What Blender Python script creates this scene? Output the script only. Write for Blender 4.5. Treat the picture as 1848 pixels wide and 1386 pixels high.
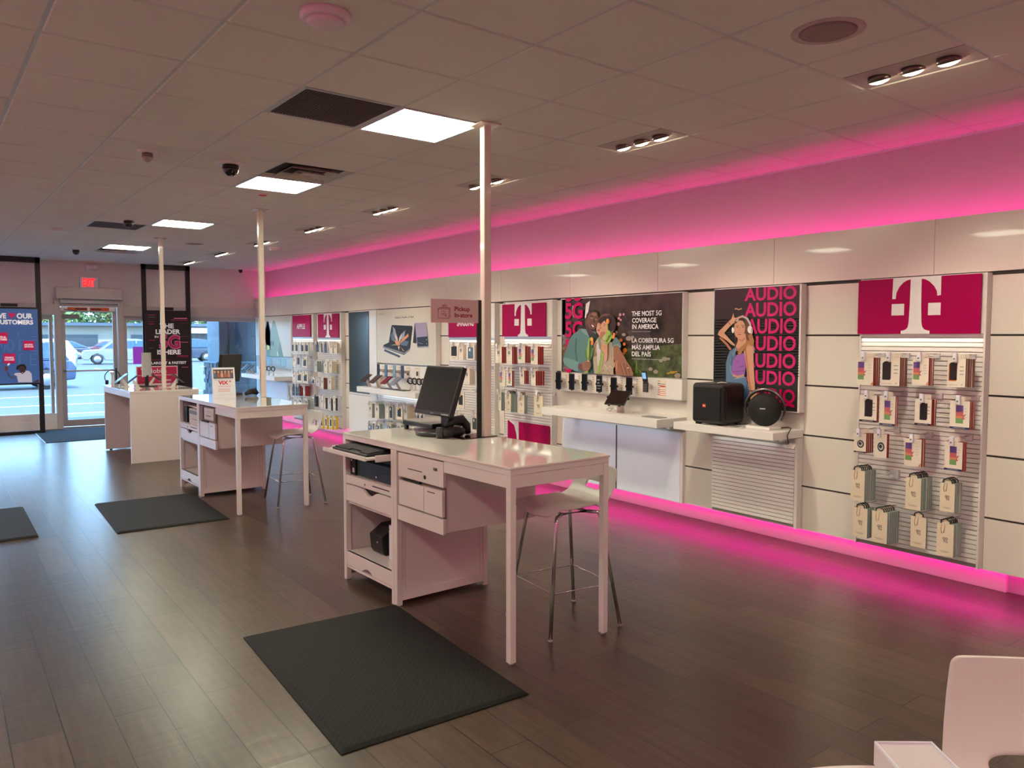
import bpy, bmesh, math, random
from mathutils import Vector, Matrix, Euler
for _o in list(bpy.data.objects): bpy.data.objects.remove(_o)
SC = bpy.context.scene
COL = SC.collection
rnd = random.Random(7)
R = math.radians
# ------------------------------------------------------------------ camera
FPX = 1398.1; YAW = 0.63943; PITCH = -0.05551; ROLL = 0.00051; CX = 924.0; CY = 685.812; EYE = 1.65
_f = Vector((math.sin(YAW)*math.cos(PITCH), math.cos(YAW)*math.cos(PITCH), math.sin(PITCH)))
_r0 = Vector((math.cos(YAW), -math.sin(YAW), 0))
_u0 = _r0.cross(_f)
_r = _r0*math.cos(ROLL) + _u0*math.sin(ROLL)
_u = -_r0*math.sin(ROLL) + _u0*math.cos(ROLL)
cd = bpy.data.cameras.new('camera'); cam = bpy.data.objects.new('camera', cd); COL.objects.link(cam)
cam.matrix_world = Matrix(((_r.x, _u.x, -_f.x, 0), (_r.y, _u.y, -_f.y, 0), (_r.z, _u.z, -_f.z, EYE), (0, 0, 0, 1)))
cd.sensor_width = 36.0; cd.lens = FPX/1848*36; cd.shift_y = (CY-693)/1848; cd.clip_start = 0.05; cd.clip_end = 600
SC.camera = cam
# ------------------------------------------------------------------ colour management, sky, sun
SC.view_settings.view_transform = 'Standard'
try: SC.view_settings.look = 'None'
except Exception: pass
SC.view_settings.gamma = 1.0; SC.view_settings.use_curve_mapping = False
SC.view_settings.exposure = 0.0
K_TROF = 30.0; K_DOWN = 16.0; K_LED = 2.2; K_KICK = 2.2; K_SKY = 9.5; K_SUN = 10.0; K_UNDER = 0.28
W = bpy.data.worlds.new('sky'); SC.world = W; W.use_nodes = True
wn = W.node_tree.nodes; wl = W.node_tree.links
bg = wn['Background']; bg.inputs[1].default_value = K_SKY
tc = wn.new('ShaderNodeTexCoord'); sp = wn.new('ShaderNodeSeparateXYZ'); rp = wn.new('ShaderNodeValToRGB')
wl.new(tc.outputs['Generated'], sp.inputs[0]); wl.new(sp.outputs['Z'], rp.inputs[0]); wl.new(rp.outputs[0], bg.inputs[0])
rp.color_ramp.elements[0].position = 0.0; rp.color_ramp.elements[0].color = (0.46, 0.75, 1.0, 1)
rp.color_ramp.elements[1].position = 0.5; rp.color_ramp.elements[1].color = (0.25, 0.55, 1.0, 1)
def light(name, kind, loc, rot, energy, color, parent=None, **kw):
    d = bpy.data.lights.new(name, kind); d.energy = energy; d.color = color
    for k, v in kw.items(): setattr(d, k, v)
    o = bpy.data.objects.new(name, d); COL.objects.link(o); o.location = loc
    if isinstance(rot, Vector): o.rotation_euler = rot.to_track_quat('-Z', 'Y').to_euler()
    else: o.rotation_euler = rot
    o.parent = parent
    return o
light('sun', 'SUN', (0, 0, 20), Vector((0.25, 0.8, -1.25)), K_SUN, (1.0, 0.97, 0.92), angle=R(0.6))
PINK = (1.0, 0.006, 0.34)
WARM = (1.0, 0.89, 0.67)
# LED strips lying in the cove on top of the header and under the wall panels (right wall, and the same on the left wall)
def led(x, y0, y1, z, aim, e, name):
    n = 6; L = (y1-y0)/n
    for i in range(n):
        light(name, 'AREA', (x, y0+L*(i+.5), z), aim, e*L, PINK, shape='RECTANGLE', size=0.03, size_y=L).rotation_euler = aim_y(aim)
def aim_y(d):
    d = Vector(d).normalized(); y = Vector((0, 1, 0)); z = -d; x = y.cross(z).normalized()
    return Matrix((x, y, z)).transposed().to_euler()
led(5.365, 1.0, 15.9, 2.372, Vector((0.75, 0, 1)), K_LED, 'cove_and_fill_led')
led(5.365, -4.0, 1.0, 2.372, Vector((0.75, 0, 1)), K_LED, 'cove_and_fill_led')
led(5.462, -3.0, 15.9, 0.186, Vector((0.0, 0, -1)), K_KICK, 'plinth_led')
led(-2.12, -4.0, 15.9, 2.372, Vector((-0.4, 0, 1)), K_LED*3.4, 'cove_and_fill_led')
for _x in (-1.2, .4, 2.0, 3.6):
    light('cove_and_fill_led', 'AREA', (_x, -4.1, 2.372), Vector((0, .9, .5)), K_LED*3.0, PINK, shape='RECTANGLE', size=1.6, size_y=.03)  # added pink fill along the unseen back wall, no cove built there
# ------------------------------------------------------------------ layout helpers (points on real planes)
def ray(px, py): return _f + _r*((px-CX)/FPX) - _u*((py-CY)/FPX)
def onX(px, py, X):
    d = ray(px, py); t = X/d.x; return Vector((X, d.y*t, d.z*t+EYE))
def onY(px, py, Y):
    d = ray(px, py); t = Y/d.y; return Vector((d.x*t, Y, d.z*t+EYE))
def onZ(px, py, Z):
    d = ray(px, py); t = (Z-EYE)/d.z; return Vector((d.x*t, d.y*t, Z))
GA = 0.02041; TILE = 0.61; CEIL = 3.0
def grid(i, j):
    gx = (3.81406+i)*TILE; gy = (5.62608+j)*TILE
    return Vector((gx*math.cos(GA)-gy*math.sin(GA), gx*math.sin(GA)+gy*math.cos(GA)))
# ------------------------------------------------------------------ materials
def lin(c):
    o = []
    for v in c:
        v = v/255.0; o.append(v/12.92 if v <= 0.04045 else ((v+0.055)/1.055)**2.4)
    return (*o, 1.0)
MC = {}
def M(name, rgb=None, rough=0.5, metal=0.0, emit=0.0, ecol=None, coat=0.0, spec=None, noise=0.0, bump=0.0, scale=20.0):
    if name in MC: return MC[name]
    m = bpy.data.materials.new(name); m.use_nodes = True; MC[name] = m
    nt = m.node_tree; b = nt.nodes['Principled BSDF']
    c = lin(rgb); b.inputs['Base Color'].default_value = c; b.inputs['Roughness'].default_value = rough
    b.inputs['Metallic'].default_value = metal; b.inputs['Coat Weight'].default_value = coat
    if spec is not None: b.inputs['Specular IOR Level'].default_value = spec
    if emit: b.inputs['Emission Color'].default_value = lin(ecol or rgb); b.inputs['Emission Strength'].default_value = emit
    if noise or bump:
        t = nt.nodes.new('ShaderNodeTexCoord'); n = nt.nodes.new('ShaderNodeTexNoise'); n.inputs['Scale'].default_value = scale
        n.inputs['Detail'].default_value = 4; nt.links.new(t.outputs['Object'], n.inputs['Vector'])
        if noise:
            r = nt.nodes.new('ShaderNodeValToRGB'); r.color_ramp.elements[0].color = tuple(v*(1-noise) for v in c[:3])+(1,)
            r.color_ramp.elements[1].color = tuple(min(1, v*(1+noise)) for v in c[:3])+(1,)
            r.color_ramp.elements[0].position = .3; r.color_ramp.elements[1].position = .7
            nt.links.new(n.outputs['Fac'], r.inputs[0]); nt.links.new(r.outputs[0], b.inputs['Base Color'])
        if bump:
            bp = nt.nodes.new('ShaderNodeBump'); bp.inputs['Strength'].default_value = bump; bp.inputs['Distance'].default_value = 0.002
            nt.links.new(n.outputs['Fac'], bp.inputs['Height']); nt.links.new(bp.outputs[0], b.inputs['Normal'])
    return m
def node(nt, t, **kw):
    n = nt.nodes.new(t)
    for k, v in kw.items(): setattr(n, k, v)
    return n
# white goods
WHITE = M('white_laminate', (232, 230, 226), 0.28, coat=.2, noise=.015, scale=3)
PANEL = M('white_wall_panel', (226, 222, 212), 0.17, coat=.3, noise=.01, scale=2)
TOPW = M('gloss_white_top', (233, 228, 220), 0.035, coat=.6, noise=.01, scale=2)
PAINT = M('white_wall_paint', (222, 218, 214), 0.7, noise=.02, bump=.1, scale=60)
TILEM = M('acoustic_tile', (228, 222, 213), 0.95, noise=.04, bump=.5, scale=220)
TEE = M('ceiling_tee_metal', (205, 206, 208), 0.5)
BLACK = M('satin_black', (14, 13, 14), 0.35)
BLKP = M('black_plastic', (20, 20, 21), 0.45, bump=.1, scale=300)
SCREEN = M('dark_screen', (12, 13, 12), 0.35, spec=.15)
CHROME = M('chrome', (205, 205, 208), 0.12, metal=1.0)
ALU = M('brushed_aluminium', (186, 184, 182), 0.35, metal=.8)
GREY = M('grey_plastic', (128, 128, 130), 0.5)
LGREY = M('light_grey', (190, 190, 190), 0.5)
MAG = M('magenta_vinyl', (168, 0, 80), 0.4, spec=.12)
MAGT = M('magenta_print', (206, 14, 98), 0.4, spec=.15)
GAP = M('dark_gap', (60, 54, 50), 0.8)
PLAST = M('white_plastic_shell', (226, 220, 214), 0.33, noise=.01, scale=4)
TAGW = M('tag_white', (226, 228, 236), 0.35)
CARD = M('white_card', (230, 222, 206), 0.55)
DRED = M('dark_red_card', (150, 18, 20), 0.5)
BRED = M('brown_red_card', (118, 54, 46), 0.5)
TEAL = M('sea_green_card', (142, 162, 158), 0.5)
NAVY = M('navy_print', (26, 44, 92), 0.45)
DARKP = M('near_black_print', (30, 20, 26), 0.4)
CREAMP = M('cream_card', (224, 212, 186), 0.55)
YELL = M('yellow_card', (232, 196, 30), 0.5)
INK = M('ink_black', (30, 28, 28), 0.5)
TXTW = M('print_white', (238, 238, 238), 0.4)
def glass(name='window_glass', tint=(0.93, 0.97, 0.99), gl=0.07):
    if name in MC: return MC[name]
    m = bpy.data.materials.new(name); m.use_nodes = True; MC[name] = m; nt = m.node_tree; nt.nodes.clear()
    o = node(nt, 'ShaderNodeOutputMaterial'); mx = node(nt, 'ShaderNodeMixShader'); t = node(nt, 'ShaderNodeBsdfTransparent'); g = node(nt, 'ShaderNodeBsdfGlossy')
    t.inputs[0].default_value = (*tint, 1); g.inputs['Roughness'].default_value = 0.02; mx.inputs[0].default_value = gl
    nt.links.new(t.outputs[0], mx.inputs[1]); nt.links.new(g.outputs[0], mx.inputs[2]); nt.links.new(mx.outputs[0], o.inputs[0])
    return m
def led_panel_mat():
    return M('troffer_diffuser', (255, 250, 238), 0.5, emit=K_TROF, ecol=(250, 250, 222))
# ------------------------------------------------------------------ mesh building
TXT = {}
def text2d(s, bold=0.0):
    k = (s, bold)
    if k in TXT: return TXT[k]
    c = bpy.data.curves.new('t', 'FONT'); c.body = s; c.size = 1; c.offset = bold; c.resolution_u = 3; c.fill_mode = 'FRONT' if hasattr(c, 'fill_mode') else c.fill_mode
    o = bpy.data.objects.new('t', c); me = bpy.data.meshes.new_from_object(o)
    vs = [(v.co.x, v.co.y) for v in me.vertices]; fs = [tuple(p.vertices) for p in me.polygons]
    bpy.data.objects.remove(o); bpy.data.meshes.remove(me); bpy.data.curves.remove(c)
    x0 = min(v[0] for v in vs); x1 = max(v[0] for v in vs); y0 = min(v[1] for v in vs); y1 = max(v[1] for v in vs)
    vs = [((x-x0)/(x1-x0), (y-y0)/(y1-y0)) for x, y in vs]
    TXT[k] = (vs, fs); return TXT[k]
class MB:
    def __init__(s): s.v = []; s.f = []; s.m = []; s.mats = []; s.T = None; s.sm = []
    def mi(s, m):
        if m not in s.mats: s.mats.append(m)
        return s.mats.index(m)
    def add(s, vs, fs, m, smooth=False):
        b = len(s.v); k = s.mi(m)
        for p in vs:
            p = Vector(p); s.v.append(s.T @ p if s.T else p)
        for f in fs: s.f.append([b+i for i in f]); s.m.append(k); s.sm.append(smooth)
        return s
    def poly(s, pts, m): return s.add(pts, [list(range(len(pts)))], m)
    def box(s, x0, x1, y0, y1, z0, z1, m):
        return s.add([(x0,y0,z0),(x1,y0,z0),(x1,y1,z0),(x0,y1,z0),(x0,y0,z1),(x1,y0,z1),(x1,y1,z1),(x0,y1,z1)],
                     [(3,2,1,0),(4,5,6,7),(0,1,5,4),(1,2,6,5),(2,3,7,6),(3,0,4,7)], m)
    def prism(s, pts, off, m, m2=None):
        n = len(pts); off = Vector(off); a = [Vector(p) for p in pts]
        nrm = Vector((0,0,0))
        for i in range(n): nrm += a[i].cross(a[(i+1) % n])
        if nrm.dot(off) > 0: a = a[::-1]
        b = [p+off for p in a]
        s.add(a+b, [list(range(n))], m)
        base = len(s.v)-2*n; k = s.mi(m); k2 = s.mi(m2 or m)
        s.f.append([base+n+i for i in reversed(range(n))]); s.m.append(k); s.sm.append(False)
        for i in range(n):
            j = (i+1) % n; s.f.append([base+j, base+i, base+n+i, base+n+j]); s.m.append(k2); s.sm.append(False)
        return s
    def tube(s, pts, r, m, n=8, caps=True, closed=False):
        pts = [Vector(p) for p in pts]; rings = []; N = len(pts)
        rr = r if isinstance(r, (list, tuple)) else [r]*N
        prev = None
        for i, p in enumerate(pts):
            if closed: d = (pts[(i+1) % N]-pts[i-1])
            else: d = (pts[min(i+1, N-1)]-pts[max(i-1, 0)])
            d.normalize()
            if prev is None:
                a = Vector((0,0,1)) if abs(d.z) < .9 else Vector((1,0,0)); x = d.cross(a).normalized()
            else:
                x = (prev-d*prev.dot(d)).normalized()
            prev = x; y = d.cross(x)
            rings.append([p+(x*math.cos(2*math.pi*k/n)+y*math.sin(2*math.pi*k/n))*rr[i] for k in range(n)])
        vs = [q for g in rings for q in g]; fs = []
        for i in range(N if closed else N-1):
            j = (i+1) % N
            for k in range(n): fs.append((i*n+k, i*n+(k+1) % n, j*n+(k+1) % n, j*n+k))
        if caps and not closed: fs += [list(range(n))[::-1], [(N-1)*n+k for k in range(n)]]
        return s.add(vs, fs, m, True)
    def lathe(s, prof, c, m, n=24, axis='Z', smooth=True):
        c = Vector(c); vs = []; fs = []
        for r, h in prof:
            for k in range(n):
                a = 2*math.pi*k/n; p = (r*math.cos(a), r*math.sin(a), h)
                if axis == 'X': p = (p[2], p[0], p[1])
                if axis == 'Y': p = (p[0], p[2], p[1])
                vs.append(c+Vector(p))
        for i in range(len(prof)-1):
            for k in range(n): fs.append((i*n+k, i*n+(k+1) % n, (i+1)*n+(k+1) % n, (i+1)*n+k))
        fs.append([k for k in range(n)][::-1]); fs.append([(len(prof)-1)*n+k for k in range(n)])
        return s.add(vs, fs, m, smooth)
    def text(s, t, o, u, v, m, bold=0.0):
        o = Vector(o); u = Vector(u); v = Vector(v); vs, fs = text2d(t, bold)
        return s.add([o+u*a+v*b for a, b in vs], fs, m)
    def sub(s, c=None):  # text on an X plane: helper for posters
        return s
    def obj(s, name, parent=None, origin=None, bevel=0.0, seg=1, recalc=True):
        me = bpy.data.meshes.new(name)
        base = Vector(origin) if origin is not None else BASE.get(parent.name if parent else None, Vector((0,0,0)))
        me.from_pydata([tuple(p-base) for p in s.v], [], s.f)
        for m in s.mats: me.materials.append(m)
        me.polygons.foreach_set('material_index', s.m); me.polygons.foreach_set('use_smooth', s.sm)
        if bevel:
            bm = bmesh.new(); bm.from_mesh(me); bmesh.ops.remove_doubles(bm, verts=bm.verts, dist=1e-6)
            es = [e for e in bm.edges if len(e.link_faces) == 2 and e.calc_face_angle(0) > 0.6]
            bmesh.ops.bevel(bm, geom=es, offset=bevel, segments=seg, affect='EDGES', profile=.5, clamp_overlap=True)
            bm.to_mesh(me); bm.free()
        me.validate(); me.update()
        o = bpy.data.objects.new(name, me); COL.objects.link(o)
        if parent is not None:
            o.parent = parent; BASE[o.name] = base
            if origin is not None and base.length > 0: pass
        elif origin is not None: o.location = base; BASE[o.name] = base
        else: BASE[o.name] = base
        return o
BASE = {None: Vector((0,0,0))}
def tag(o, label, cat, group=None):
    o['label'] = label; o['category'] = cat
    if group: o['group'] = group
    return o
def thing(name, label, cat, loc=(0,0,0), rotz=0.0, group=None, local=False):
    """An Empty at the thing's base. Children are given in world coordinates unless local=True."""
    o = bpy.data.objects.new(name, None); COL.objects.link(o); o.empty_display_size = .05
    o.location = loc; o.rotation_euler = (0, 0, rotz); BASE[o.name] = Vector((0,0,0)) if local else Vector(loc)
    return tag(o, label, cat, group)
def struct(mb, name, **kw):
    o = mb.obj(name, **kw); o['kind'] = 'structure'; return o
def copy_tree(o, parent=None):
    c = o.copy(); COL.objects.link(c); c.parent = parent
    for ch in list(o.children): copy_tree(ch, c)
    return c
def ordw(n): return ['first','second','third','fourth','fifth','sixth','seventh','eighth','ninth','tenth','eleventh','twelfth'][n]
# ================================================================== the room
XL = -2.35; YB = -4.2; YF = 16.0; XW = 5.53; XP = 5.306
def floor_mat():
    m = bpy.data.materials.new('dark_wood_plank'); m.use_nodes = True; nt = m.node_tree; b = nt.nodes['Principled BSDF']; L = nt.links.new
    t = node(nt, 'ShaderNodeTexCoord'); mp = node(nt, 'ShaderNodeMapping'); mp.inputs['Rotation'].default_value = (0, 0, R(90)); L(t.outputs['Object'], mp.inputs[0])
    br = node(nt, 'ShaderNodeTexBrick'); br.offset = 0.37; br.inputs['Scale'].default_value = 1; br.inputs['Brick Width'].default_value = 1.22; br.inputs['Row Height'].default_value = 0.19
    br.inputs['Mortar Size'].default_value = 0.003; br.inputs['Mortar Smooth'].default_value = 0.2; br.inputs['Bias'].default_value = 0
    br.inputs['Color1'].default_value = lin((62, 51, 40)); br.inputs['Color2'].default_value = lin((84, 70, 56)); br.inputs['Mortar'].default_value = lin((16, 12, 10))
    L(mp.outputs[0], br.inputs['Vector'])
    mp2 = node(nt, 'ShaderNodeMapping'); mp2.inputs['Scale'].default_value = (16, 1.3, 1); L(t.outputs['Object'], mp2.inputs[0])
    n = node(nt, 'ShaderNodeTexNoise'); n.inputs['Scale'].default_value = 2.2; n.inputs['Detail'].default_value = 7; n.inputs['Roughness'].default_value = .62; L(mp2.outputs[0], n.inputs['Vector'])
    r = node(nt, 'ShaderNodeValToRGB'); r.color_ramp.elements[0].position = .32; r.color_ramp.elements[0].color = (.62,.58,.56,1); r.color_ramp.elements[1].position = .72; r.color_ramp.elements[1].color = (1.3,1.28,1.22,1); L(n.outputs['Fac'], r.inputs[0])
    mx = node(nt, 'ShaderNodeMix', data_type='RGBA', blend_type='MULTIPLY'); mx.inputs[0].default_value = 1; L(br.outputs['Color'], mx.inputs[6]); L(r.outputs[0], mx.inputs[7]); L(mx.outputs[2], b.inputs['Base Color'])
    b.inputs['Specular IOR Level'].default_value = .8
    n3 = node(nt, 'ShaderNodeTexNoise'); n3.inputs['Scale'].default_value = 3; L(t.outputs['Object'], n3.inputs['Vector'])
    mr = node(nt, 'ShaderNodeMapRange'); mr.inputs[3].default_value = .28; mr.inputs[4].default_value = .31; L(n3.outputs['Fac'], mr.inputs[0]); L(mr.outputs[0], b.inputs['Roughness'])
    # hand scraped ripples running across the planks, and the grooves between them
    mp4 = node(nt, 'ShaderNodeMapping'); mp4.inputs['Scale'].default_value = (2.5, 20, 1); mp4.inputs['Rotation'].default_value = (0, 0, R(6)); L(t.outputs['Object'], mp4.inputs[0])
    n4 = node(nt, 'ShaderNodeTexNoise'); n4.inputs['Scale'].default_value = 1.0; n4.inputs['Detail'].default_value = 2; L(mp4.outputs[0], n4.inputs['Vector'])
    b1 = node(nt, 'ShaderNodeBump'); b1.inputs['Strength'].default_value = .5; b1.inputs['Distance'].default_value = .003; L(n4.outputs['Fac'], b1.inputs['Height'])
    b2 = node(nt, 'ShaderNodeBump', invert=True); b2.inputs['Strength'].default_value = .7; b2.inputs['Distance'].default_value = .0015; L(br.outputs['Fac'], b2.inputs['Height']); L(b1.outputs[0], b2.inputs['Normal']); L(b2.outputs[0], b.inputs['Normal'])
    return m
struct(MB().box(XL-.2, XW+.2, YB-.2, YF+.06, -.1, 0, floor_mat()), 'floor')
struct(MB().box(XW, XW+.15, YB-.15, YF+.2, 0, 3.2, M('grey_wall_paint', (184, 180, 178), .7, noise=.02)), 'wall_right')
struct(MB().box(XL-.15, XL, YB-.15, YF+.2, 0, 3.2, PAINT), 'wall_left')
struct(MB().box(XL, XW, YB-.15, YB, 0, 3.2, PAINT), 'wall_back')
# left wall carries the same header board over its cove light
struct(MB().box(XL, -2.02, YB, YF-.1, 2.03, 2.36, PANEL).box(-2.05, -2.02, YB, YF-.1, 2.36, 2.42, PANEL), 'trim_2', bevel=.002)
# ceiling: lay-in tiles and exposed tees, laid a degree off the walls
holes = {}
LIGHTS = [(0,1),(0,5),(0,10),(0,15),(0,-6),(-5,-6),(-5,-2),(-5,1),(-5,5),(-5,10),(-5,15)]  # the panels out of view are added for fill light
VENTS = [(-1,1),(-1,11)]; DIFFS = [(0,4),(0,16)]
DL = [-9,-6,-3,0,3,6,9,12,15,18]
for c in LIGHTS+VENTS+DIFFS: holes[c] = 'full'
for j in DL: holes[(2,j)] = 'half'
cm = MB(); tm = MB()
def gq(i0, j0, i1, j1, z): return [(*grid(i0,j0), z), (*grid(i1,j0), z), (*grid(i1,j1), z), (*grid(i0,j1), z)]
jmin, jmax, imin, imax = -17, 21, -14, 6
for i in range(imin, imax):
    for j in range(jmin, jmax):
        h = holes.get((i,j))
        if h == 'full': continue
        i1 = i+1 if h is None else i+.56
        g = .011
        a = gq(i+g, j+g, i1-g, j+1-g, CEIL); b = gq(i+g+.012, j+g+.012, i1-g-.012, j+1-g-.012, CEIL-.006)
        a = gq(i+g, j+g, i1-g, j+1-g, CEIL)
        cm.add(a+b, [(4,7,6,5),(0,1,5,4),(1,2,6,5),(2,3,7,6),(3,0,4,7)], TILEM)
def bar(i0, j0, i1, j1, w, z):
    if i0 == i1: q = gq(i0-w, j0, i0+w, j1, z)
    else: q = gq(i0, j0-w, i1, j0+w, z)
    tm.prism(q, (0,0,.02), TEE)
for i in range(imin, imax+1): bar(i, jmin, i, jmax, .02, CEIL-.001)
for j in range(jmin, jmax+1): bar(imin, j, imax, j, .013, CEIL)
ce = MB(); ce.box(XL-.15, XW+.15, YB-.15, YF+.2, CEIL+.03, CEIL+.2, PAINT)
struct(cm, 'ceiling'); struct(tm, 'trim_1'); struct(ce, 'wall_roof')
# pink-lit flat strip: ceiling trim angle along the right wall
struct(MB().box(XW-.02, XW, YB, YF, CEIL-.02, CEIL, TEE), 'trim_3')
# front wall with door and windows
fw = MB()
fw.box(XL, XW, YF, YF+.2, 2.2, 3.2, PAINT)
fw.box(XL, 1.50, YF, YF+.2, 0, .24, WHITE)
struct(fw, 'wall_front')
FR = M('storefront_frame', (196, 186, 182), 0.45, noise=.02)
tr = MB()
tr.box(XL, 1.72, YF-.12, YF, 2.04, 2.235, FR).box(2.82, XW, YF-.12, YF, 2.03, 2.22, FR)
struct(tr, 'trim_4', bevel=.004)
# sill walls under the windows
sl = MB(); sl.box(XL, 1.72, YF-.05, YF+.05, 0, .285, WHITE).box(XL, 1.72, YF-.06, YF-.05, 0, .15, WHITE)
sl.box(2.84, XW, YF-.05, YF+.05, 0, .285, WHITE); struct(sl, 'baseboard_front', bevel=.003)
G = glass()
def window(n, x0, x1, z0, z1, mull=()):
    a = MB(); w = .05
    a.box(x0-w, x0, YF-.03, YF+.08, z0-w, z1+w*1.6, FR).box(x1, x1+w, YF-.03, YF+.08, z0-w, z1+w*1.6, FR)
    a.box(x0, x1, YF-.03, YF+.08, z0-w, z0, FR).box(x0, x1, YF-.03, YF+.08, z1, z1+w*1.6, FR)
    for mx in mull: a.box(mx-.035, mx+.035, YF-.03, YF+.08, z0, z1, FR)
    o = struct(a, 'window_%d' % n, bevel=.003)
    p = MB().box(x0, x1, YF+.02, YF+.03, z0, z1, G).obj('window_pane', parent=o)
window(1, -2.28, 1.633, .29, 1.955, (-1.0, .3))
window(2, 2.885, 3.96, .29, 1.955, ())
window(3, 4.04, 5.45, .29, 1.955, ())
# door: frame posts, lintel, leaf with glass, closer, push bar
df = MB()
df.box(1.71, 1.80, YF-.10, YF+.08, 0, 2.33, FR).box(2.73, 2.83, YF-.10, YF+.08, 0, 2.33, FR)
df.box(1.80, 2.73, YF-.06, YF+.06, 2.19, 2.33, FR).box(1.80, 2.73, YF-.07, YF-.06, 2.225, 2.29, LGREY).box(1.80, 2.73, YF-.02, YF+.08, 0, .02, ALU)
struct(df, 'trim_5', bevel=.004)
dl_ = MB()
LEAF = M('aluminium_door', (176, 170, 166), 0.4, metal=.3)
dl_.box(1.81, 1.88, YF-.03, YF+.02, .03, 2.18, LEAF).box(2.65, 2.72, YF-.03, YF+.02, .03, 2.18, LEAF)
dl_.box(1.88, 2.65, YF-.03, YF+.02, .03, .15, LEAF).box(1.88, 2.65, YF-.03, YF+.02, 2.10, 2.18, LEAF)
door = struct(dl_, 'door_1', bevel=.003)
MB().box(1.88, 2.65, YF-.01, YF, .15, 2.10, G).obj('door_pane', parent=door)
MB().box(1.83, 2.69, YF-.09, YF-.06, 1.02, 1.05, ALU).box(1.83, 1.87, YF-.09, YF-.03, 1.0, 1.07, ALU).box(2.66, 2.69, YF-.09, YF-.03, .78, 1.07, BLACK).obj('push_bar', parent=door, bevel=.002)
dc = MB().box(1.84, 2.10, YF-.10, YF-.04, 1.97, 2.05, GREY); dc.tube([(1.97, YF-.08, 2.05), (2.06, YF-.12, 2.11), (1.95, YF-.16, 2.13), (1.86, YF-.09, 2.14)], .009, GREY)
dc.obj('door_closer', parent=door, bevel=.004)
# shutter housing above the door
t = thing('shutter_housing', 'long grey box housing above the glass entrance door', 'housing', (2.25, YF, 2.32))
MB().box(1.725, 2.785, YF-.27, YF, 2.325, 2.525, FR).obj('housing_box', t, bevel=.006)
MB().box(1.80, 2.73, YF-.16, YF-.10, 2.25, 2.315, LGREY).obj('rail', t, bevel=.003)
# orange notice over the door
ns = MB(); y = YF-.075
ns.box(1.815, 2.70, y, y+.012, 2.115, 2.185, TXTW)
ns.box(1.92, 2.235, y-.002, y, 2.12, 2.18, M('orange_notice', (226, 92, 26), .5)).box(2.275, 2.59, y-.002, y, 2.12, 2.18, MC['orange_notice'])
for (a, b) in ((2.04, 2.225), (2.29, 2.46)): ns.box(a, b, y-.003, y-.002, 2.135, 2.165, M('brown_print', (110, 40, 14), .5))
tag(ns.obj('door_notice', origin=(2.25, y, 2.115)), 'white strip with two orange notices across the top of the entrance door', 'notice')
# exit sign
t = thing('exit_sign', 'white exit sign with red glowing letters above the entrance door', 'sign', (2.28, YF-.03, 2.53))
MB().box(2.13, 2.425, YF-.07, YF-.001, 2.535, 2.735, TAGW).obj('sign_box', t, bevel=.006)
RED = M('exit_red', (255, 30, 30), .4, emit=4.0, ecol=(255, 10, 14))
MB().text('EXIT', (2.175, YF-.072, 2.56), (.195, 0, 0), (0, 0, .145), RED, .03).obj('letters', t)
# emergency light and detector
t = thing('emergency_light', 'small white two-lamp fitting at the ceiling above the exit sign', 'lamp', (2.35, YF-.02, 2.90))
MB().box(2.24, 2.42, YF-.06, YF-.001, 2.89, 2.955, TAGW).obj('housing', t, bevel=.008)
for x in (2.27, 2.385): MB().lathe([(.0, 0), (.022, 0), (.026, .03), (.02, .04)], (x, YF-.04, 2.855), TAGW, 12).obj('lamp_head', t)
# black ceiling-hung frames holding the two poster screens
def ladder(x0, x1, y, label, scr, mats):
    t = thing('poster_display', label, 'display frame', ((x0+x1)/2, y, 0))
    w = .075
    a = MB().box(x0, x0+w, y-.03, y+.03, 0, 2.99, BLACK).box(x1-w, x1, y-.03, y+.03, 0, 2.99, BLACK).box(x0, x1, y-.03, y+.03, 2.90, 2.99, BLACK).box(x0, x1, y-.04, y+.04, 0, .05, BLACK)
    a.obj('frame', t, bevel=.003)
    MB().box((x0+x1)/2-.12, (x0+x1)/2+.12, y-.025, y+.045, scr[1]-.005, scr[1]+.045, BLACK).obj('bracket', t, bevel=.003)
    return t
tl = ladder(.55, 1.47, 15.45, 'black floor-to-ceiling frame with a blue poster screen, left of the door', (.84, 2.16), None)
tr_ = ladder(3.09, 3.935, 15.62, 'black floor-to-ceiling frame with a black 5G poster screen, right of the door', (.3, 2.155), None)
# ------------------------------------------------------------------ ceiling fittings
def ceil_panel_quad(i0, j0, i1, j1, z): return gq(i0, j0, i1, j1, z)
PANELM = led_panel_mat()
whichL = {(0,1): 'ceiling light panel nearest the camera, beside the return grille', (0,5): 'second ceiling light panel, next to the square louvred diffuser', (0,10): 'third ceiling light panel, beyond the diffuser and before the last one', (0,15): 'farthest ceiling light panel, nearest the exit sign'}
for c in LIGHTS:
    if c not in whichL: lab = 'square ceiling light panel over the unseen part of the shop'
    else: lab = whichL[c]
    i, j = c; p = grid(i+.5, j+.5)
    t = thing('ceiling_light', lab, 'ceiling light', (p.x, p.y, CEIL), group='square ceiling light panels')
    fr = MB(); w = .03
    for a in ((i+.01, j+.01, i+.99, j+.01+w), (i+.01, j+.99-w, i+.99, j+.99), (i+.01, j+.01+w, i+.01+w, j+.99-w), (i+.99-w, j+.01+w, i+.99, j+.99-w)):
        fr.prism(gq(*a, CEIL-.008), (0,0,.02), TEE)
    fr.obj('frame', t)
    MB().prism(gq(i+.04, j+.04, i+.96, j+.96, CEIL-.003), (0,0,.01), PANELM).obj('diffuser', t)
MESHM = M('grille_mesh', (96, 82, 76), .6)
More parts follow.
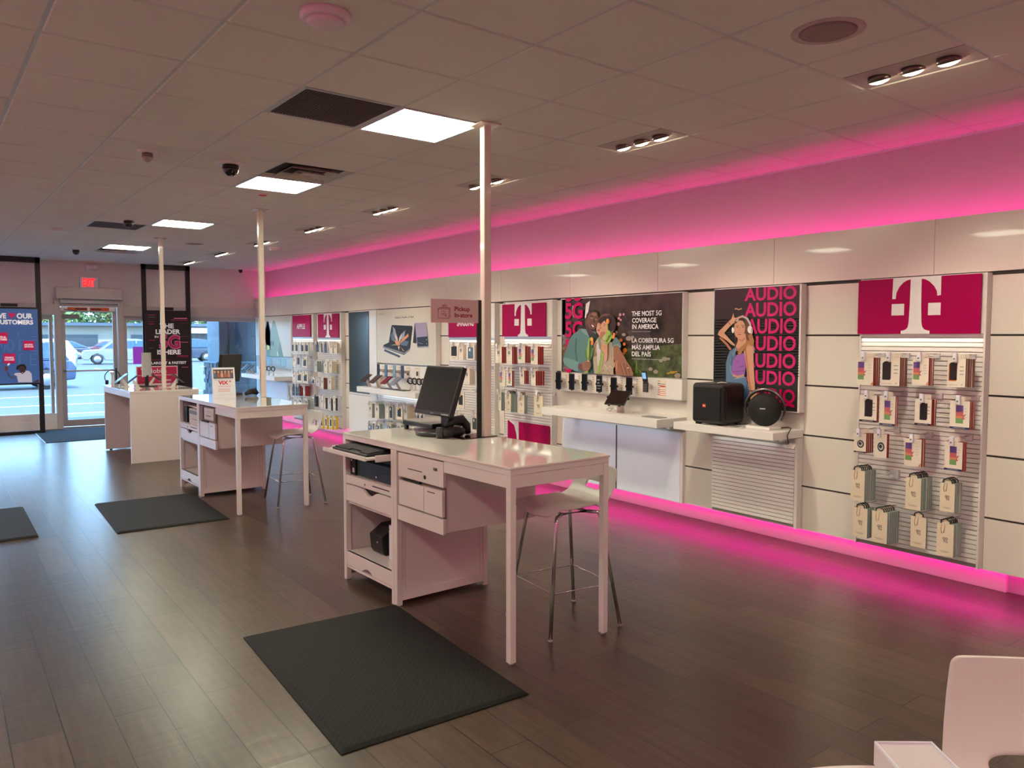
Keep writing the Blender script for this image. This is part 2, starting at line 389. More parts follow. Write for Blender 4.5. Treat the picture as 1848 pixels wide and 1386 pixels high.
for c, lab in ((VENTS[0], 'dark egg-crate return grille beside the nearest ceiling light'), (VENTS[1], 'dark return grille in the ceiling near the exit sign')):
    i, j = c; p = grid(i+.5, j+.5)
    t = thing('ceiling_grille', lab, 'grille', (p.x, p.y, CEIL), group='ceiling return grilles')
    fr = MB(); w = .025
    for a in ((i+.02, j+.02, i+.98, j+.02+w), (i+.02, j+.98-w, i+.98, j+.98), (i+.02, j+.02+w, i+.02+w, j+.98-w), (i+.98-w, j+.02+w, i+.98, j+.98-w)): fr.prism(gq(*a, CEIL-.006), (0,0,.02), TEE)
    fr.obj('frame', t)
    g = MB(); n = 30
    for k in range(1, n): a = .045+k*(.91/n); g.prism(gq(i+a-.004, j+.045, i+a+.004, j+.955, CEIL-.004), (0,0,.018), MESHM); g.prism(gq(i+.045, j+a-.004, i+.955, j+a+.004, CEIL-.004), (0,0,.018), MESHM)
    g.prism(gq(i+.03, j+.03, i+.97, j+.97, CEIL+.014), (0,0,.004), M('grille_back', (70, 60, 56), .8)); g.obj('grille', t)
DIFW = M('diffuser_paint', (196, 190, 176), .5); DK = M('duct_dark', (50, 44, 40), .8)
for c, lab in ((DIFFS[0], 'square louvred air diffuser beside the second ceiling light panel'), (DIFFS[1], 'square air diffuser beside the farthest ceiling light panel')):
    i, j = c; p = grid(i+.5, j+.5)
    t = thing('air_diffuser', lab, 'air diffuser', (p.x, p.y, CEIL), group='square air diffusers')
    MB().prism(gq(i+.02, j+.02, i+.98, j+.98, CEIL+.02), (0,0,.005), DK).obj('neck', t)
    for q, (m0, z) in enumerate(((.03, 0), (.17, -.012), (.31, -.022))):
        a = MB(); o0 = m0; o1 = m0+.07; A = gq(i+o0, j+o0, i+1-o0, j+1-o0, CEIL+z); B = gq(i+o1, j+o1, i+1-o1, j+1-o1, CEIL+z+.03)
        A2 = [(x, y_, z_+.004) for x, y_, z_ in A]; B2 = [(x, y_, z_+.004) for x, y_, z_ in B]
        fs = []
        for k in range(4): l = (k+1) % 4; fs += [(k, 4+k, 4+l, l), (8+k, 8+l, 12+l, 12+k), (k, l, 8+l, 8+k)]
        a.add(A+B+A2+B2, fs, DIFW); a.obj('louvre', t)
    MB().prism(gq(i+.43, j+.43, i+.57, j+.57, CEIL-.01), (0,0,.004), DIFW).obj('centre_plate', t)
LAMP = M('downlight_lamp', (255, 246, 224), .4, emit=22.0, ecol=(255, 238, 200)); BEZ = M('gimbal_metal', (120, 108, 98), .3, metal=.8)
dln = {-3: 'nearest in view, at the upper right', 0: 'second from the camera', 3: 'third from the camera, half hidden by the nearest pole', 6: 'fourth from the camera', 9: 'fifth from the camera', 12: 'sixth from the camera, beside the middle pole', 15: 'seventh from the camera', 18: 'eighth, closest to the front wall'}
for j in DL:
    p = grid(2.78, j+.5)
    t = thing('downlight_panel', 'three-lamp ceiling downlight panel, '+dln.get(j, 'behind the camera'), 'downlight', (p.x, p.y, CEIL), group='three-lamp downlight panels')
    pm = MB(); pm.prism(gq(2.57, j+.012, 2.985, j+.988, CEIL-.002), (0,0,.02), M('downlight_plate', (186, 176, 168), .5)); pm.obj('plate', t, bevel=.001)
    for q in (.22, .5, .78):
        c = grid(2.79, j+q); L_ = MB(); ax = Vector((.34, 0, -1)).normalized(); T = Matrix.Translation((c.x, c.y, CEIL-.004)) @ ax.to_track_quat('Z', 'Y').to_matrix().to_4x4()
        L_.T = T; L_.lathe([(.0, -.02), (.054, -.02), (.056, .014), (.05, .016), (.046, .004)], (0,0,0), BEZ, 20)
        o = L_.obj('lamp_housing', t)
        K = MB(); K.T = T; K.lathe([(.0, .012), (.049, .012), (.049, .0165), (.036, .025), (.015, .030), (.0, .031)], (0,0,0), LAMP, 20); K.obj('lamp', o)
    light('downlight_beam', 'AREA', (0,0,-.03), Vector((.50, 0, -1)), K_DOWN, WARM, t, shape='RECTANGLE', size=.09, size_y=.42, spread=R(86))
def dome(px, py, lab, r=.085, dark=True, drop=.05, base=(228, 222, 218)):
    p = onZ(px, py, CEIL-.01); t = thing('security_camera', lab, 'security camera', (p.x, p.y, CEIL), group='ceiling security cameras')
    MB().lathe([(0, 0), (r, 0), (r, -.006), (r*.9, -.014), (r*.55, -.018), (0, -.018)][::-1], (p.x, p.y, CEIL-.002), M('camera_base', base, .4), 28).obj('base', t)
    MB().lathe([(0, -.018), (r*.52, -.018), (r*.54, -.035), (r*.54, -.045)][::-1], (p.x, p.y, CEIL-.002), BLACK if dark else BEZ, 24).obj('collar', t)
    n = 8; rr = r*.52
    MB().lathe([(rr*math.cos(a), -.045-rr*math.sin(a)) for a in [k*math.pi/2/n for k in range(n)]]+[(0.001, -.045-rr)], (p.x, p.y, CEIL-.002), M('camera_dome', (14, 13, 14) if dark else (170, 160, 150), .06, coat=.5) if dark else M('camera_dome_clear', (160, 150, 142), .08), 24).obj('dome', t)
dome(416, 296, 'black dome security camera on a wide white plate, between the first and second ceiling lights', .115)
dome(266, 274, 'small white dome security camera on the ceiling, left of the black dome cameras', .07, False)
dome(232, 397, 'black dome security camera in front of the far return grille', .10)
dome(137, 450, 'small black dome security camera nearest the exit sign', .09)
dome(434, 486, 'small black dome security camera at the front corner beside the pink wall', .07)
def disc(px, py, r, h, name, lab, cat, m, m2=None):
    p = onZ(px, py, CEIL-.005); t = thing(name, lab, cat, (p.x, p.y, CEIL))
    MB().lathe([(0, 0), (r, 0), (r, -h*.4), (r*.86, -h*.6), (r*.8, -h*.62), (0, -h*.62)][::-1], (p.x, p.y, CEIL-.004), m, 40).obj('rim', t)
    MB().lathe([(0, -h*.62), (r*.78, -h*.62), (r*.6, -h*.95), (0, -h)][::-1], (p.x, p.y, CEIL-.004), m2 or m, 32).obj('cover', t)
WD = M('detector_white', (225, 205, 210), .45)
disc(587, 24, .105, .055, 'smoke_detector', 'round white ceiling detector at the top of the picture', 'detector', WD)
disc(474, 350, .05, .02, 'smoke_detector', 'flat ceiling detector with a red light beside the middle pole', 'detector', WD, M('detector_red', (200, 60, 60), .5))
disc(102, 412, .07, .03, 'smoke_detector', 'white ceiling detector above the black frame by the door', 'detector', WD)
SPG = M('speaker_grille', (150, 128, 124), .8, bump=.4, scale=500)
disc(1494, 56, .155, .008, 'ceiling_speaker', 'large round ceiling speaker at the upper right', 'speaker', M('speaker_rim', (186, 166, 160), .6), SPG)
disc(1297, 299, .07, .004, 'ceiling_speaker', 'small round ceiling disc near the pink wall', 'speaker', TILEM, TILEM)
disc(350, 440, .13, .008, 'ceiling_speaker', 'round ceiling speaker beyond the third light panel', 'speaker', M('speaker_rim'), SPG)
p = onZ(360, 340, CEIL)
disc(495, 447, .10, .05, 'smoke_detector', 'dark-edged round detector behind the middle pole', 'detector', WD)
# poles between counters and ceiling
POLEM = M('pole_paint', (226, 214, 200), .22, coat=.3)
for (x, y, zb, lab) in ((2.842, 4.105, 1.008, 'white square pole rising from the nearest counter to the ceiling'), (2.80, 8.23, 1.008, 'white square pole rising from the middle counter to the ceiling'), (2.50, 11.36, .948, 'white square pole rising from the farthest counter to the ceiling')):
    t = thing('service_pole', lab, 'pole', (x, y, zb), rotz=R(-2), local=True, group='poles from the counters to the ceiling')
    h = CEIL-zb-.006
    MB().box(-.026, .026, -.026, .026, 0, h, POLEM).obj('post', t, bevel=.003)
    MB().box(-.075, .075, -.075, .075, h-.012, h-.001, POLEM).obj('ceiling_plate', t, bevel=.002)
# ================================================================== right wall fittings
YE = 15.98
ZR = [.17, .51, .905, 1.285, 1.665, 2.045]
h = MB(); ys = [-4.0]; y = 2.468-1.2195*5
while y < YE-.2: ys.append(y); y += 1.2195
ys.append(YE)
for a, b in zip(ys, ys[1:]): h.box(XP, XP+.024, a+.0015, b-.0015, 2.062, 2.425, PANEL)
h.box(XP+.006, XP+.02, -4.0, YE, 2.064, 2.42, GAP)
struct(h, 'trim_6')
struct(MB().box(XP+.024, XW, -4.0, YE, 2.345, 2.36, PAINT), 'trim_7')
pb = MB(); pb.box(XP+.012, XP+.03, -4.0, YE, .172, 2.06, GAP)
cols = [-4.0, -2.4, -.4, 1.6, 2.112, 2.93, 3.395, 4.55, 6.33, 7.2, 7.37, 8.40, 10.60, 11.36, 11.64, 12.61, 12.79, 13.77, YE]
for a, b in zip(cols, cols[1:]):
    for z0, z1 in zip(ZR, ZR[1:]): pb.box(XP, XP+.012, a+.001, b-.001, z0+.005, z1-.008, PANEL)
struct(pb, 'wall_panelling_right')
struct(MB().box(XP+.03, XW, -4.0, YE, .2, .215, PAINT), 'trim_8')
struct(MB().box(5.50, XW, 2.045, 15.97, 0, .199, WHITE), 'baseboard_right', bevel=.002)
def side_w(y): return y
TU = [(.3075,1),(.303,.63),(.332,.63),(.338,.74),(.36,.84),(.395,.92),(.425,.955),(.455,.968),(.452,.5),(.447,.2),(.44,.12),(.425,.08),(.40,.06),(.383,.055),(.383,0),
      (.619,0),(.619,.055),(.60,.06),(.575,.08),(.56,.12),(.552,.2),(.546,.5),(.544,.968),(.575,.955),(.61,.91),(.645,.83),(.668,.74),(.672,.66),(.700,.67),(.70,1)]
def tsign(root, y1, y0, z0, z1, X=5.225, word=None, name='logo_sign'):
    """y1 = left edge in the photo (far), y0 = right edge"""
    s = MB(); s.box(X, X+.012, y0, y1, z0, z1, MAG); w = y1-y0; hh = z1-z0
    P = lambda u, v, l=1: (X-.0006*l, y1-u*w, z0+v*hh)
    if word: s.text(word, P(.25, .36), (0, -w*.47, 0), (0, 0, hh*.24), TXTW, .03)
    else:
        a = TU; s.poly([P(u, v) for u, v in a], TXTW)
        for u0, u1, v0, v1 in ((.300, .406, .334, .54), (.602, .701, .326, .54)): s.poly([P(u0, v0), P(u1, v0), P(u1, v1), P(u0, v1)], TXTW)
    return s.obj(name, root)
def slats(root, y0, y1, z0, z1, X=5.24, pitch=.0305, name='slat_panel'):
    s = MB(); s.box(X+.012, X+.03, y0, y1, z0, z1, M('slat_groove_shade', (150, 144, 138), .7)); z = z1; n = int((z1-z0)/pitch)  # groove backing tinted grey to stand for the shade between slats
    for k in range(n):
        a = z1-(k+1)*pitch; s.add([(X+.012, y0, a+.0035), (X, y0, a+.0045), (X, y0, a+pitch-.001), (X+.012, y0, a+pitch), (X+.012, y1, a+.0035), (X, y1, a+.0045), (X, y1, a+pitch-.001), (X+.012, y1, a+pitch)],
            [(0,1,5,4),(1,2,6,5),(2,3,7,6),(0,3,2,1),(4,5,6,7)], WHITE)
    return s.obj(name, root)
def rack(label, y0, y1, z0, z1, zs, sy0, sy1, sz0, sz1, word=None, under=True):
    t = thing('slatwall_rack', label, 'display rack', (5.27, (y0+y1)/2, z0), group='slatted display racks on the right wall')
    slats(t, y0+.012, y1-.012, z0, zs)
    for a in (y0, y1-.012): MB().box(5.236, XP, a, a+.012, z0-.004, z1, WHITE).obj('side_frame', t, bevel=.001)
    b = MB().box(5.25, 5.30, y0+.012, y1-.012, zs, z1, WHITE); b.box(5.236, 5.25, y0+.012, y1-.012, zs+.006, zs+.03, ALU); b.obj('back_panel', t)
    o = tsign(t, sy1, sy0, sz0, sz1, word=word)
    if under: light('rack_strip_light', 'AREA', (5.225-t.location.x, 0, sz0-.03-t.location.z), aim_y((.45, 0, -1)), K_UNDER*(y1-y0), WARM, t, shape='RECTANGLE', size=.02, size_y=(y1-y0)*.95, spread=R(100))
    return t
rackA = rack('nearest slatted rack with white boxed cases, under a white T logo on magenta', 2.112, 2.93, .187, 2.052, 1.645, 2.142, 2.941, 1.672, 2.046)
rackB = rack('slatted rack under a T logo sign, between the near pole and the couple poster', 6.33, 7.20, .49, 2.045, 1.625, 6.432, 7.217, 1.655, 2.018)
rackC = rack('slatted rack seen behind the monitor and the Pickup sign', 7.38, 8.39, .187, 2.045, 1.61, 7.58, 8.378, 1.648, 2.02, 'SAMSUNG')
rackD = rack('slatted rack under a T logo, left of the tall dark panel', 11.64, 12.60, .15, 2.045, 1.60, 11.722, 12.555, 1.641, 2.03)
rackE = rack('farthest slatted rack, under the magenta sign lettered in white beside the green poster', 12.79, 13.75, .15, 2.045, 1.61, 12.893, 13.725, 1.652, 2.033, 'APPLE')
# magenta piece with part of the logo at the foot of rack B
lo = MB(); X = 5.225
lo.box(X, X+.012, 6.362, 7.11, .497, .70, MAG)
lo.poly([(X-.0006, 7.085, .70), (X-.0006, 6.985, .655), (X-.0006, 6.945, .56), (X-.0006, 6.935, .50), (X-.0006, 6.90, .50), (X-.0006, 6.90, .70)], TXTW)
tag(lo.obj('magenta_sign', origin=(X, 6.74, .497)), 'low magenta sign with half a white logo, at the foot of a rack', 'sign')
MB().box(5.24, XP, 6.33, 7.20, .17, .49, WHITE).obj('kick_panel', rackB, bevel=.001)

# ---------------------------------------------------------------- poster boxes
class Art:
    def __init__(s, X, ox, oy, sc, axis='X'): s.b = MB(); s.X = X; s.ox = ox; s.oy = oy; s.sc = sc; s.l = 1; s.ax = axis
    def p(s, x, y, l=0):
        f = onX if s.ax == 'X' else onY
        return f(s.ox+x/s.sc, s.oy+y/s.sc, s.X-.0004*(s.l+l))
    def g(s, pts, m): s.b.poly([s.p(x, y) for x, y in pts], m); s.l += 1; return s
    def el(s, cx, cy, rx, ry, m, rot=0, n=20, a0=0, a1=360):
        c, sn = math.cos(R(rot)), math.sin(R(rot)); pts = []
        for k in range(n):
            a = R(a0+(a1-a0)*k/(n if a1-a0 == 360 else n-1)); x = rx*math.cos(a); y = ry*math.sin(a); pts.append((cx+x*c-y*sn, cy+x*sn+y*c))
        return s.g(pts, m)
    def line(s, pts, w, m):
        L_ = []; R_ = []
        for i, (x, y) in enumerate(pts):
            a = pts[max(i-1, 0)]; b = pts[min(i+1, len(pts)-1)]; dx, dy = b[0]-a[0], b[1]-a[1]; d = math.hypot(dx, dy) or 1
            L_.append((x-dy/d*w/2, y+dx/d*w/2)); R_.append((x+dy/d*w/2, y-dx/d*w/2))
        return s.g(L_+R_[::-1], m)
    def t(s, txt, x0, x1, yt, yb, m, bold=.02, x1y=None):
        """text box: left/right x, top and baseline y measured at the left edge"""
        a = s.p(x0, yb); b = s.p(x1, yb); c = s.p(x0, yt)
        if s.ax == 'X': s.b.text(txt, a, (0, b.y-a.y, 0), (0, 0, c.z-a.z), m, bold)
        else: s.b.text(txt, a, (b.x-a.x, 0, 0), (0, 0, c.z-a.z), m, bold)
        s.l += 1; return s
def blurred(name, c1, c2, scale=6, c3=None):
    if name in MC: return MC[name]
    m = M(name, c1, .25); nt = m.node_tree; b = nt.nodes['Principled BSDF']
    t = node(nt, 'ShaderNodeTexCoord'); n = node(nt, 'ShaderNodeTexNoise'); n.inputs['Scale'].default_value = scale; n.inputs['Detail'].default_value = 5
    r = node(nt, 'ShaderNodeValToRGB'); r.color_ramp.elements[0].position = .38; r.color_ramp.elements[1].position = .66
    r.color_ramp.elements[0].color = lin(c1); r.color_ramp.elements[1].color = lin(c2)
    if c3: e = r.color_ramp.elements.new(.74); e.color = lin(c3)
    nt.links.new(t.outputs['Object'], n.inputs['Vector']); nt.links.new(n.outputs['Fac'], r.inputs[0]); nt.links.new(r.outputs[0], b.inputs['Base Color']); return m
SK1 = M('print_skin_dark', (112, 74, 56), .3); SK1L = M('print_skin_mid', (152, 104, 78), .3); SK1D = M('print_skin_shade', (74, 46, 36), .3)
SK2 = M('print_skin_light', (206, 156, 126), .3); SK2D = M('print_skin_warm', (176, 120, 92), .3); HAIR = M('print_hair', (46, 30, 26), .4); HAIR2 = M('print_hair_brown', (104, 68, 48), .4)
HOOD = M('print_teal_hoodie', (88, 128, 126), .3); HOODD = M('print_teal_fold', (58, 92, 92), .3); HOODL = M('print_teal_light', (112, 154, 150), .3)
COAT = M('print_beige_coat', (176, 160, 138), .3); COATD = M('print_beige_fold', (136, 118, 98), .3); SHIRT = M('print_lilac_shirt', (206, 196, 206), .3)
LEAFP = M('print_leaf_green', (150, 184, 74), .3); LEAFD = M('print_leaf_dark', (92, 126, 52), .3); TUL = M('print_tulip_orange', (232, 128, 52), .3); TULY = M('print_tulip_yellow', (240, 186, 70), .3)
M('print_hair_gold', (168, 118, 70), .4); TEETH = M('print_teeth', (236, 228, 216), .3); LIP = M('print_lip', (156, 74, 66), .3)
def lightbox(label, y0, y1, z0, z1, art, X=5.235, zb=None):
    t = thing('poster_lightbox', label, 'poster', (5.27, (y0+y1)/2, z0), group='poster boxes on the right wall')
    MB().box(X+.001, XP, y0, y1, z0, z1, WHITE).obj('box', t, bevel=.002)
    art.b.obj('poster_print', t)
    return t
# --- couple with tulips
DKG = blurred('print_dark_garden', (38, 32, 26), (72, 62, 46), 5, (96, 92, 66))
A = Art(5.235, 1010, 530, 8.667)
A.b.poly([(5.2346, 6.173, 1.29), (5.2346, 4.553, 1.29), (5.2346, 4.553, 2.037), (5.2346, 6.173, 2.037)], DKG)
A.g([(45, 95), (90, 90), (90, 640), (45, 640)], M('print_brown_post', (112, 84, 52), .3))
A.g([(45, 640), (190, 640), (190, 1230), (45, 1225)], blurred('print_pink_blossom', (74, 84, 56), (150, 120, 116), 30))
A.g([(200, 180), (250, 200), (225, 380), (180, 330)], M('print_pale_haze', (150, 146, 140), .4))
A.g([(410, 160), (475, 110), (440, 330), (405, 395), (395, 380)], M('print_bright_gap', (222, 214, 216), .4))
# right side garden
gr = blurred('print_foliage', (52, 60, 36), (98, 112, 66), 12, (150, 140, 96))
A.ox, A.oy, A.sc = 860, 500, 4.331
A.g([(1180, 560), (1604, 520), (1604, 790), (1200, 775), (1120, 640)], gr)
A.g([(1180, 430), (1230, 400), (1330, 395), (1400, 560), (1250, 600)], M('print_dusk', (58, 50, 40), .3))
A.ox, A.oy, A.sc = 1010, 530, 8.667
for x, y, r, m in ((945, 330, 22, 'a'), (1000, 325, 18, 'a'), (925, 385, 20, 'a'), (955, 410, 16, 'a'), (915, 475, 28, 'a'), (890, 600, 20, 'a'), (960, 725, 26, 'b'), (1010, 790, 24, 'b'), (1020, 885, 34, 'b'), (1005, 930, 22, 'b'), (880, 640, 16, 'a')):
    A.el(x, y, r, r*1.1, M('print_pink_flower', (196, 142, 146), .3) if m == 'a' else M('print_orange_flower', (206, 118, 42), .3), n=7)
A.ox, A.oy, A.sc = 860, 500, 4.331
for x, y, r in ((1190, 480, 24), (1150, 450, 16), (1220, 470, 14), (1470, 640, 22), (1440, 655, 16), (1500, 640, 14), (1400, 740, 20), (1360, 720, 18), (1570, 770, 26)):
    A.el(x, y, r, r*.8, M('print_grey_flower', (150, 140, 124), .4), n=8)
for x, y, r in ((1530, 745, 24), (1500, 752, 14), (1560, 740, 12)): A.el(x, y, r, r*.45, M('print_yellow_flower', (176, 146, 40), .4), n=9)
A.g([(1240, 750), (1250, 640), (1262, 750)], LEAFD); A.g([(1210, 760), (1190, 690), (1235, 760)], LEAFP); A.g([(1290, 765), (1250, 700), (1310, 765)], LEAFD)
A.ox, A.oy, A.sc = 1010, 530, 8.667
A.t('5G', 85, 360, 148, 400, MAGT, .03); A.t('5G', 85, 355, 432, 683, MAGT, .03); A.t('5G', 85, 350, 712, 960, MAGT, .03)
A.g([(92, 80), (185, 72), (180, 105), (140, 125), (95, 110)], MAGT).g([(225, 72), (335, 64), (320, 100), (270, 120), (235, 100)], MAGT)
A.g([(80, 1160), (120, 1185), (185, 1170), (180, 1205), (150, 1235), (100, 1225)], MAGT)
# man
A.g([(410, 560), (330, 545), (260, 600), (205, 640), (150, 740), (90, 900), (55, 1030), (70, 1100), (150, 1160), (250, 1215), (300, 1225), (520, 1250), (580, 1250), (600, 700), (560, 580), (500, 560)], HOOD)
A.g([(55, 1030), (70, 1000), (150, 1010), (300, 1070), (290, 1215), (230, 1205), (130, 1150), (70, 1100)], HOODL)
A.g([(250, 700), (270, 690), (262, 900), (280, 1060), (262, 1060), (238, 880)], HOODD).g([(400, 900), (440, 1040), (520, 1250), (560, 1250), (560, 700), (470, 760), (430, 860)], HOODD)
A.g([(330, 545), (410, 555), (430, 610), (470, 680), (400, 640), (340, 590)], HOODL).g([(420, 575), (600, 640), (575, 720), (520, 800), (470, 690)], M('print_dark_collar', (40, 46, 46), .4))
A.el(505, 425, 98, 165, SK1, 12, 28)
A.g([(412, 560), (415, 440), (440, 500), (490, 590), (540, 610), (500, 640), (440, 620)], SK1D)
A.g([(408, 400), (418, 330), (450, 280), (520, 258), (580, 280), (606, 340), (600, 370), (570, 300), (520, 285), (460, 310), (440, 370), (432, 410)], HAIR)
A.el(412, 400, 13, 32, SK1D); A.el(545, 320, 42, 28, SK1L)
A.line([(480, 355), (505, 345), (530, 358)], 9, HAIR); A.line([(555, 375), (578, 372), (594, 388)], 8, HAIR)
A.el(505, 385, 16, 8, TEETH, 10); A.el(507, 386, 8, 8, HAIR); A.el(570, 405, 12, 7, TEETH, 10); A.el(571, 406, 7, 7, HAIR)
A.g([(540, 380), (556, 440), (552, 458), (526, 450), (520, 438)], SK1D)
A.g([(495, 470), (540, 500), (538, 525), (515, 540), (488, 510)], SK1D); A.g([(500, 480), (534, 505), (528, 530), (502, 505)], TEETH)
A.g([(470, 540), (500, 590), (560, 590), (590, 520), (560, 560), (510, 560)], HAIR)
# woman
A.el(730, 470, 140, 160, HAIR2, 0, 26); A.el(790, 480, 90, 150, HAIR, 0, 22)
A.g([(610, 440), (680, 410), (735, 440), (745, 560), (720, 640), (680, 668), (620, 660), (578, 600), (572, 540), (590, 480)], SK2)
A.g([(600, 430), (640, 370), (720, 350), (800, 400), (740, 470), (700, 420), (650, 470), (612, 460)], HAIR)
A.line([(618, 478), (640, 470), (655, 480)], 6, HAIR); A.line([(680, 470), (705, 474), (722, 488)], 6, HAIR)
A.el(632, 495, 12, 5, HAIR); A.el(700, 500, 13, 5, HAIR); A.g([(640, 500), (622, 545), (640, 556), (658, 545)], SK2D)
A.el(610, 572, 20, 14, LIP); A.g([(640, 600), (700, 590), (720, 640), (680, 668), (630, 664)], SK2D)
A.g([(610, 660), (680, 665), (720, 640), (760, 720), (640, 760), (600, 700)], SK2D)
A.g([(540, 1250), (520, 1000), (530, 800), (600, 690), (700, 740), (830, 760), (850, 900), (840, 1270)], COAT)
A.g([(520, 1000), (530, 830), (575, 740), (560, 900), (600, 960), (540, 990)], COATD); A.g([(580, 800), (600, 770), (640, 880), (620, 1130), (590, 1120)], SHIRT)
A.g([(600, 690), (640, 700), (660, 900), (620, 860)], M('print_sage_collar', (130, 140, 104), .3)); A.g([(700, 640), (770, 600), (770, 700), (690, 730), (660, 700)], M('print_sage_light', (176, 192, 132), .3))
A.g([(700, 1100), (760, 980), (800, 1010), (870, 1090), (860, 1140), (830, 1170), (790, 1130), (745, 1180)], COAT); A.line([(700, 1100), (745, 1180), (790, 1130), (830, 1170), (862, 1135)], 5, TEETH)
A.line([(745, 1190), (790, 1265)], 8, COATD); A.line([(800, 800), (810, 1000)], 6, COATD); A.line([(770, 790), (780, 960)], 5, COATD); A.el(682, 1205, 12, 14, COATD)
# stems and tulips
A.g([(600, 1250), (585, 1240), (640, 960), (670, 890), (690, 960), (660, 1060), (630, 1255)], LEAFP); A.line([(612, 1250), (660, 960)], 6, LEAFD); A.line([(640, 1200), (676, 940)], 5, TEETH)
A.line([(745, 470), (750, 560), (735, 640), (720, 760)], 16, LEAFP); A.g([(730, 760), (760, 640), (800, 600), (840, 570), (800, 700), (760, 780)], LEAFD); A.g([(750, 560), (790, 590), (795, 640), (745, 660)], LEAFP)
A.g([(820, 640), (840, 650), (790, 740), (740, 790), (735, 770)], LEAFP)
A.el(752, 432, 25, 42, TUL); A.el(742, 430, 10, 36, TULY); A.el(850, 632, 18, 22, TUL); A.el(842, 680, 18, 32, TUL, 25); A.el(500, 712, 24, 32, TULY, -15); A.el(508, 770, 20, 40, TUL, 15)
A.g([(430, 1040), (420, 900), (450, 700), (470, 690), (465, 850), (450, 1040)], LEAFP); A.line([(500, 800), (480, 900), (450, 1040)], 14, LEAFD); A.g([(385, 890), (420, 900), (440, 1030), (420, 1040)], LEAFD)
A.g([(450, 1040), (500, 960), (520, 830), (530, 900), (500, 1000), (470, 1050)], LEAFD); A.line([(515, 850), (490, 980)], 8, LEAFP); A.g([(380, 1225), (400, 1215), (450, 1210), (440, 1245), (390, 1245)], LEAFP)
# hands
A.g([(290, 1095), (350, 1090), (360, 1180), (345, 1205), (285, 1170)], SK1)
A.g([(350, 1090), (380, 1060), (430, 1040), (470, 1050), (490, 1090), (488, 1150), (460, 1190), (420, 1215), (360, 1200)], SK1L)
for yy in (1085, 1118, 1150): A.line([(400, yy), (440, yy-6), (482, yy+4)], 6, SK1D)
A.el(447, 1052, 12, 14, SK2)
A.g([(640, 850), (665, 790), (700, 770), (745, 800), (750, 880), (745, 1000), (750, 1020), (715, 1060), (690, 1000), (700, 920), (650, 880)], SK2)
for yy in (810, 838, 866): A.line([(650, yy), (700, yy-12), (735, yy+6)], 5, SK2D)
A.g([(700, 760), (740, 760), (755, 800), (720, 790)], LEAFP)
# arm round her shoulder
A.g([(860, 690), (880, 680), (940, 740), (962, 810), (950, 860), (900, 800), (850, 820), (830, 850), (815, 770)], HOOD); A.line([(830, 845), (860, 805), (910, 795), (945, 835)], 12, M('print_grey_cuff', (160, 166, 160), .3))
A.g([(840, 850), (870, 810), (915, 805), (950, 880), (990, 950), (1050, 1060), (1125, 1160), (1150, 1290), (880, 1270), (870, 1200), (875, 1130), (845, 1000)], SK1L)
A.g([(905, 1040), (900, 1200), (880, 1240), (868, 1150), (880, 1060)], M('print_skin_glow', (190, 124, 82), .3))
for a, b in (((950, 1090), (1000, 1270)), ((1000, 1090), (1055, 1275)), ((1050, 1110), (1105, 1285))): A.line([a, b], 8, SK1D)
A.line([(960, 1085), (1012, 1270)], 5, SK2); A.el(1068, 1160, 16, 6, TEETH)
A.ox, A.oy, A.sc = 860, 500, 4.331
for s_, x0, x1, yt, yb in (('THE MOST 5G', 1213, 1446, 268, 306), ('COVERAGE', 1216, 1405, 321, 358), ('IN AMERICA', 1216, 1422, 370, 407), ('LA COBERTURA 5G', 1214, 1540, 477, 512), ('MÁS AMPLIA', 1214, 1433, 520, 566), ('DEL PAÍS', 1214, 1362, 572, 618)):
    A.t(s_, x0, x1, yt, yb, TXTW, .018)
A.t('From big cities to small towns.', 1217, 1362, 422, 431, LGREY); A.t('Desde grandes ciudades hasta pequeños pueblos.', 1215, 1462, 634, 643, LGREY)
lightbox('wide poster of a smiling couple holding tulips, with 5G coverage text', 4.545, 6.19, 1.283, 2.045, A)
# --- AUDIO girl
A = Art(5.235, 1280, 520, 6.3)
A.b.poly([(5.2346, 4.205, 1.083), (5.2346, 3.41, 1.083), (5.2346, 3.41, 2.043), (5.2346, 4.205, 2.043)], M('print_charcoal', (40, 42, 40), .22))
SH = M('print_shutter_stripe', (62, 66, 62), .25)
for k in range(22):
    y = 370+k*31; A.b.poly([A.p(60, y), A.p(1020, y-14), A.p(1020, y-24), A.p(60, y-10)], SH)
A.l += 1
AUP = M('print_audio_pink', (206, 44, 116), .4, spec=.15); AUD = M('print_audio_deep', (176, 8, 76), .4, spec=.15)
rows = [(400, 990, -30, 150, 0), (400, 990, 170, 330, 0), (420, 990, 350, 520, 0), (400, 985, 543, 708, 0), (395, 980, 735, 898, 0), (395, 975, 925, 1083, 0), (420, 975, 1120, 1275, 1), (420, 970, 1310, 1460, 1)]
for x0, x1, yt, yb, d in rows:
    if yb > 1400:
        A.g([(830, 1355), (850, 1318), (890, 1305), (930, 1308), (960, 1325), (972, 1356), (930, 1356), (915, 1343), (885, 1342), (868, 1356)], AUD); continue
    A.t('AUDIO', x0, x1, max(yt, 2) if yt < 0 else yt, yb, AUD if d else AUP, .028)
JN = M('print_denim', (92, 126, 158), .35); JND = M('print_denim_dark', (54, 80, 112), .35); JNL = M('print_denim_light', (146, 172, 190), .35); LIL = M('print_lilac_top', (156, 100, 178), .3); LILD = M('print_lilac_fold', (120, 72, 142), .3)
A.g([(190, 1060), (190, 850), (215, 760), (260, 700), (300, 740), (300, 960), (340, 1030), (400, 1000), (440, 1100), (450, 1200), (440, 1310), (370, 1320), (330, 1130), (280, 1070)], JN)
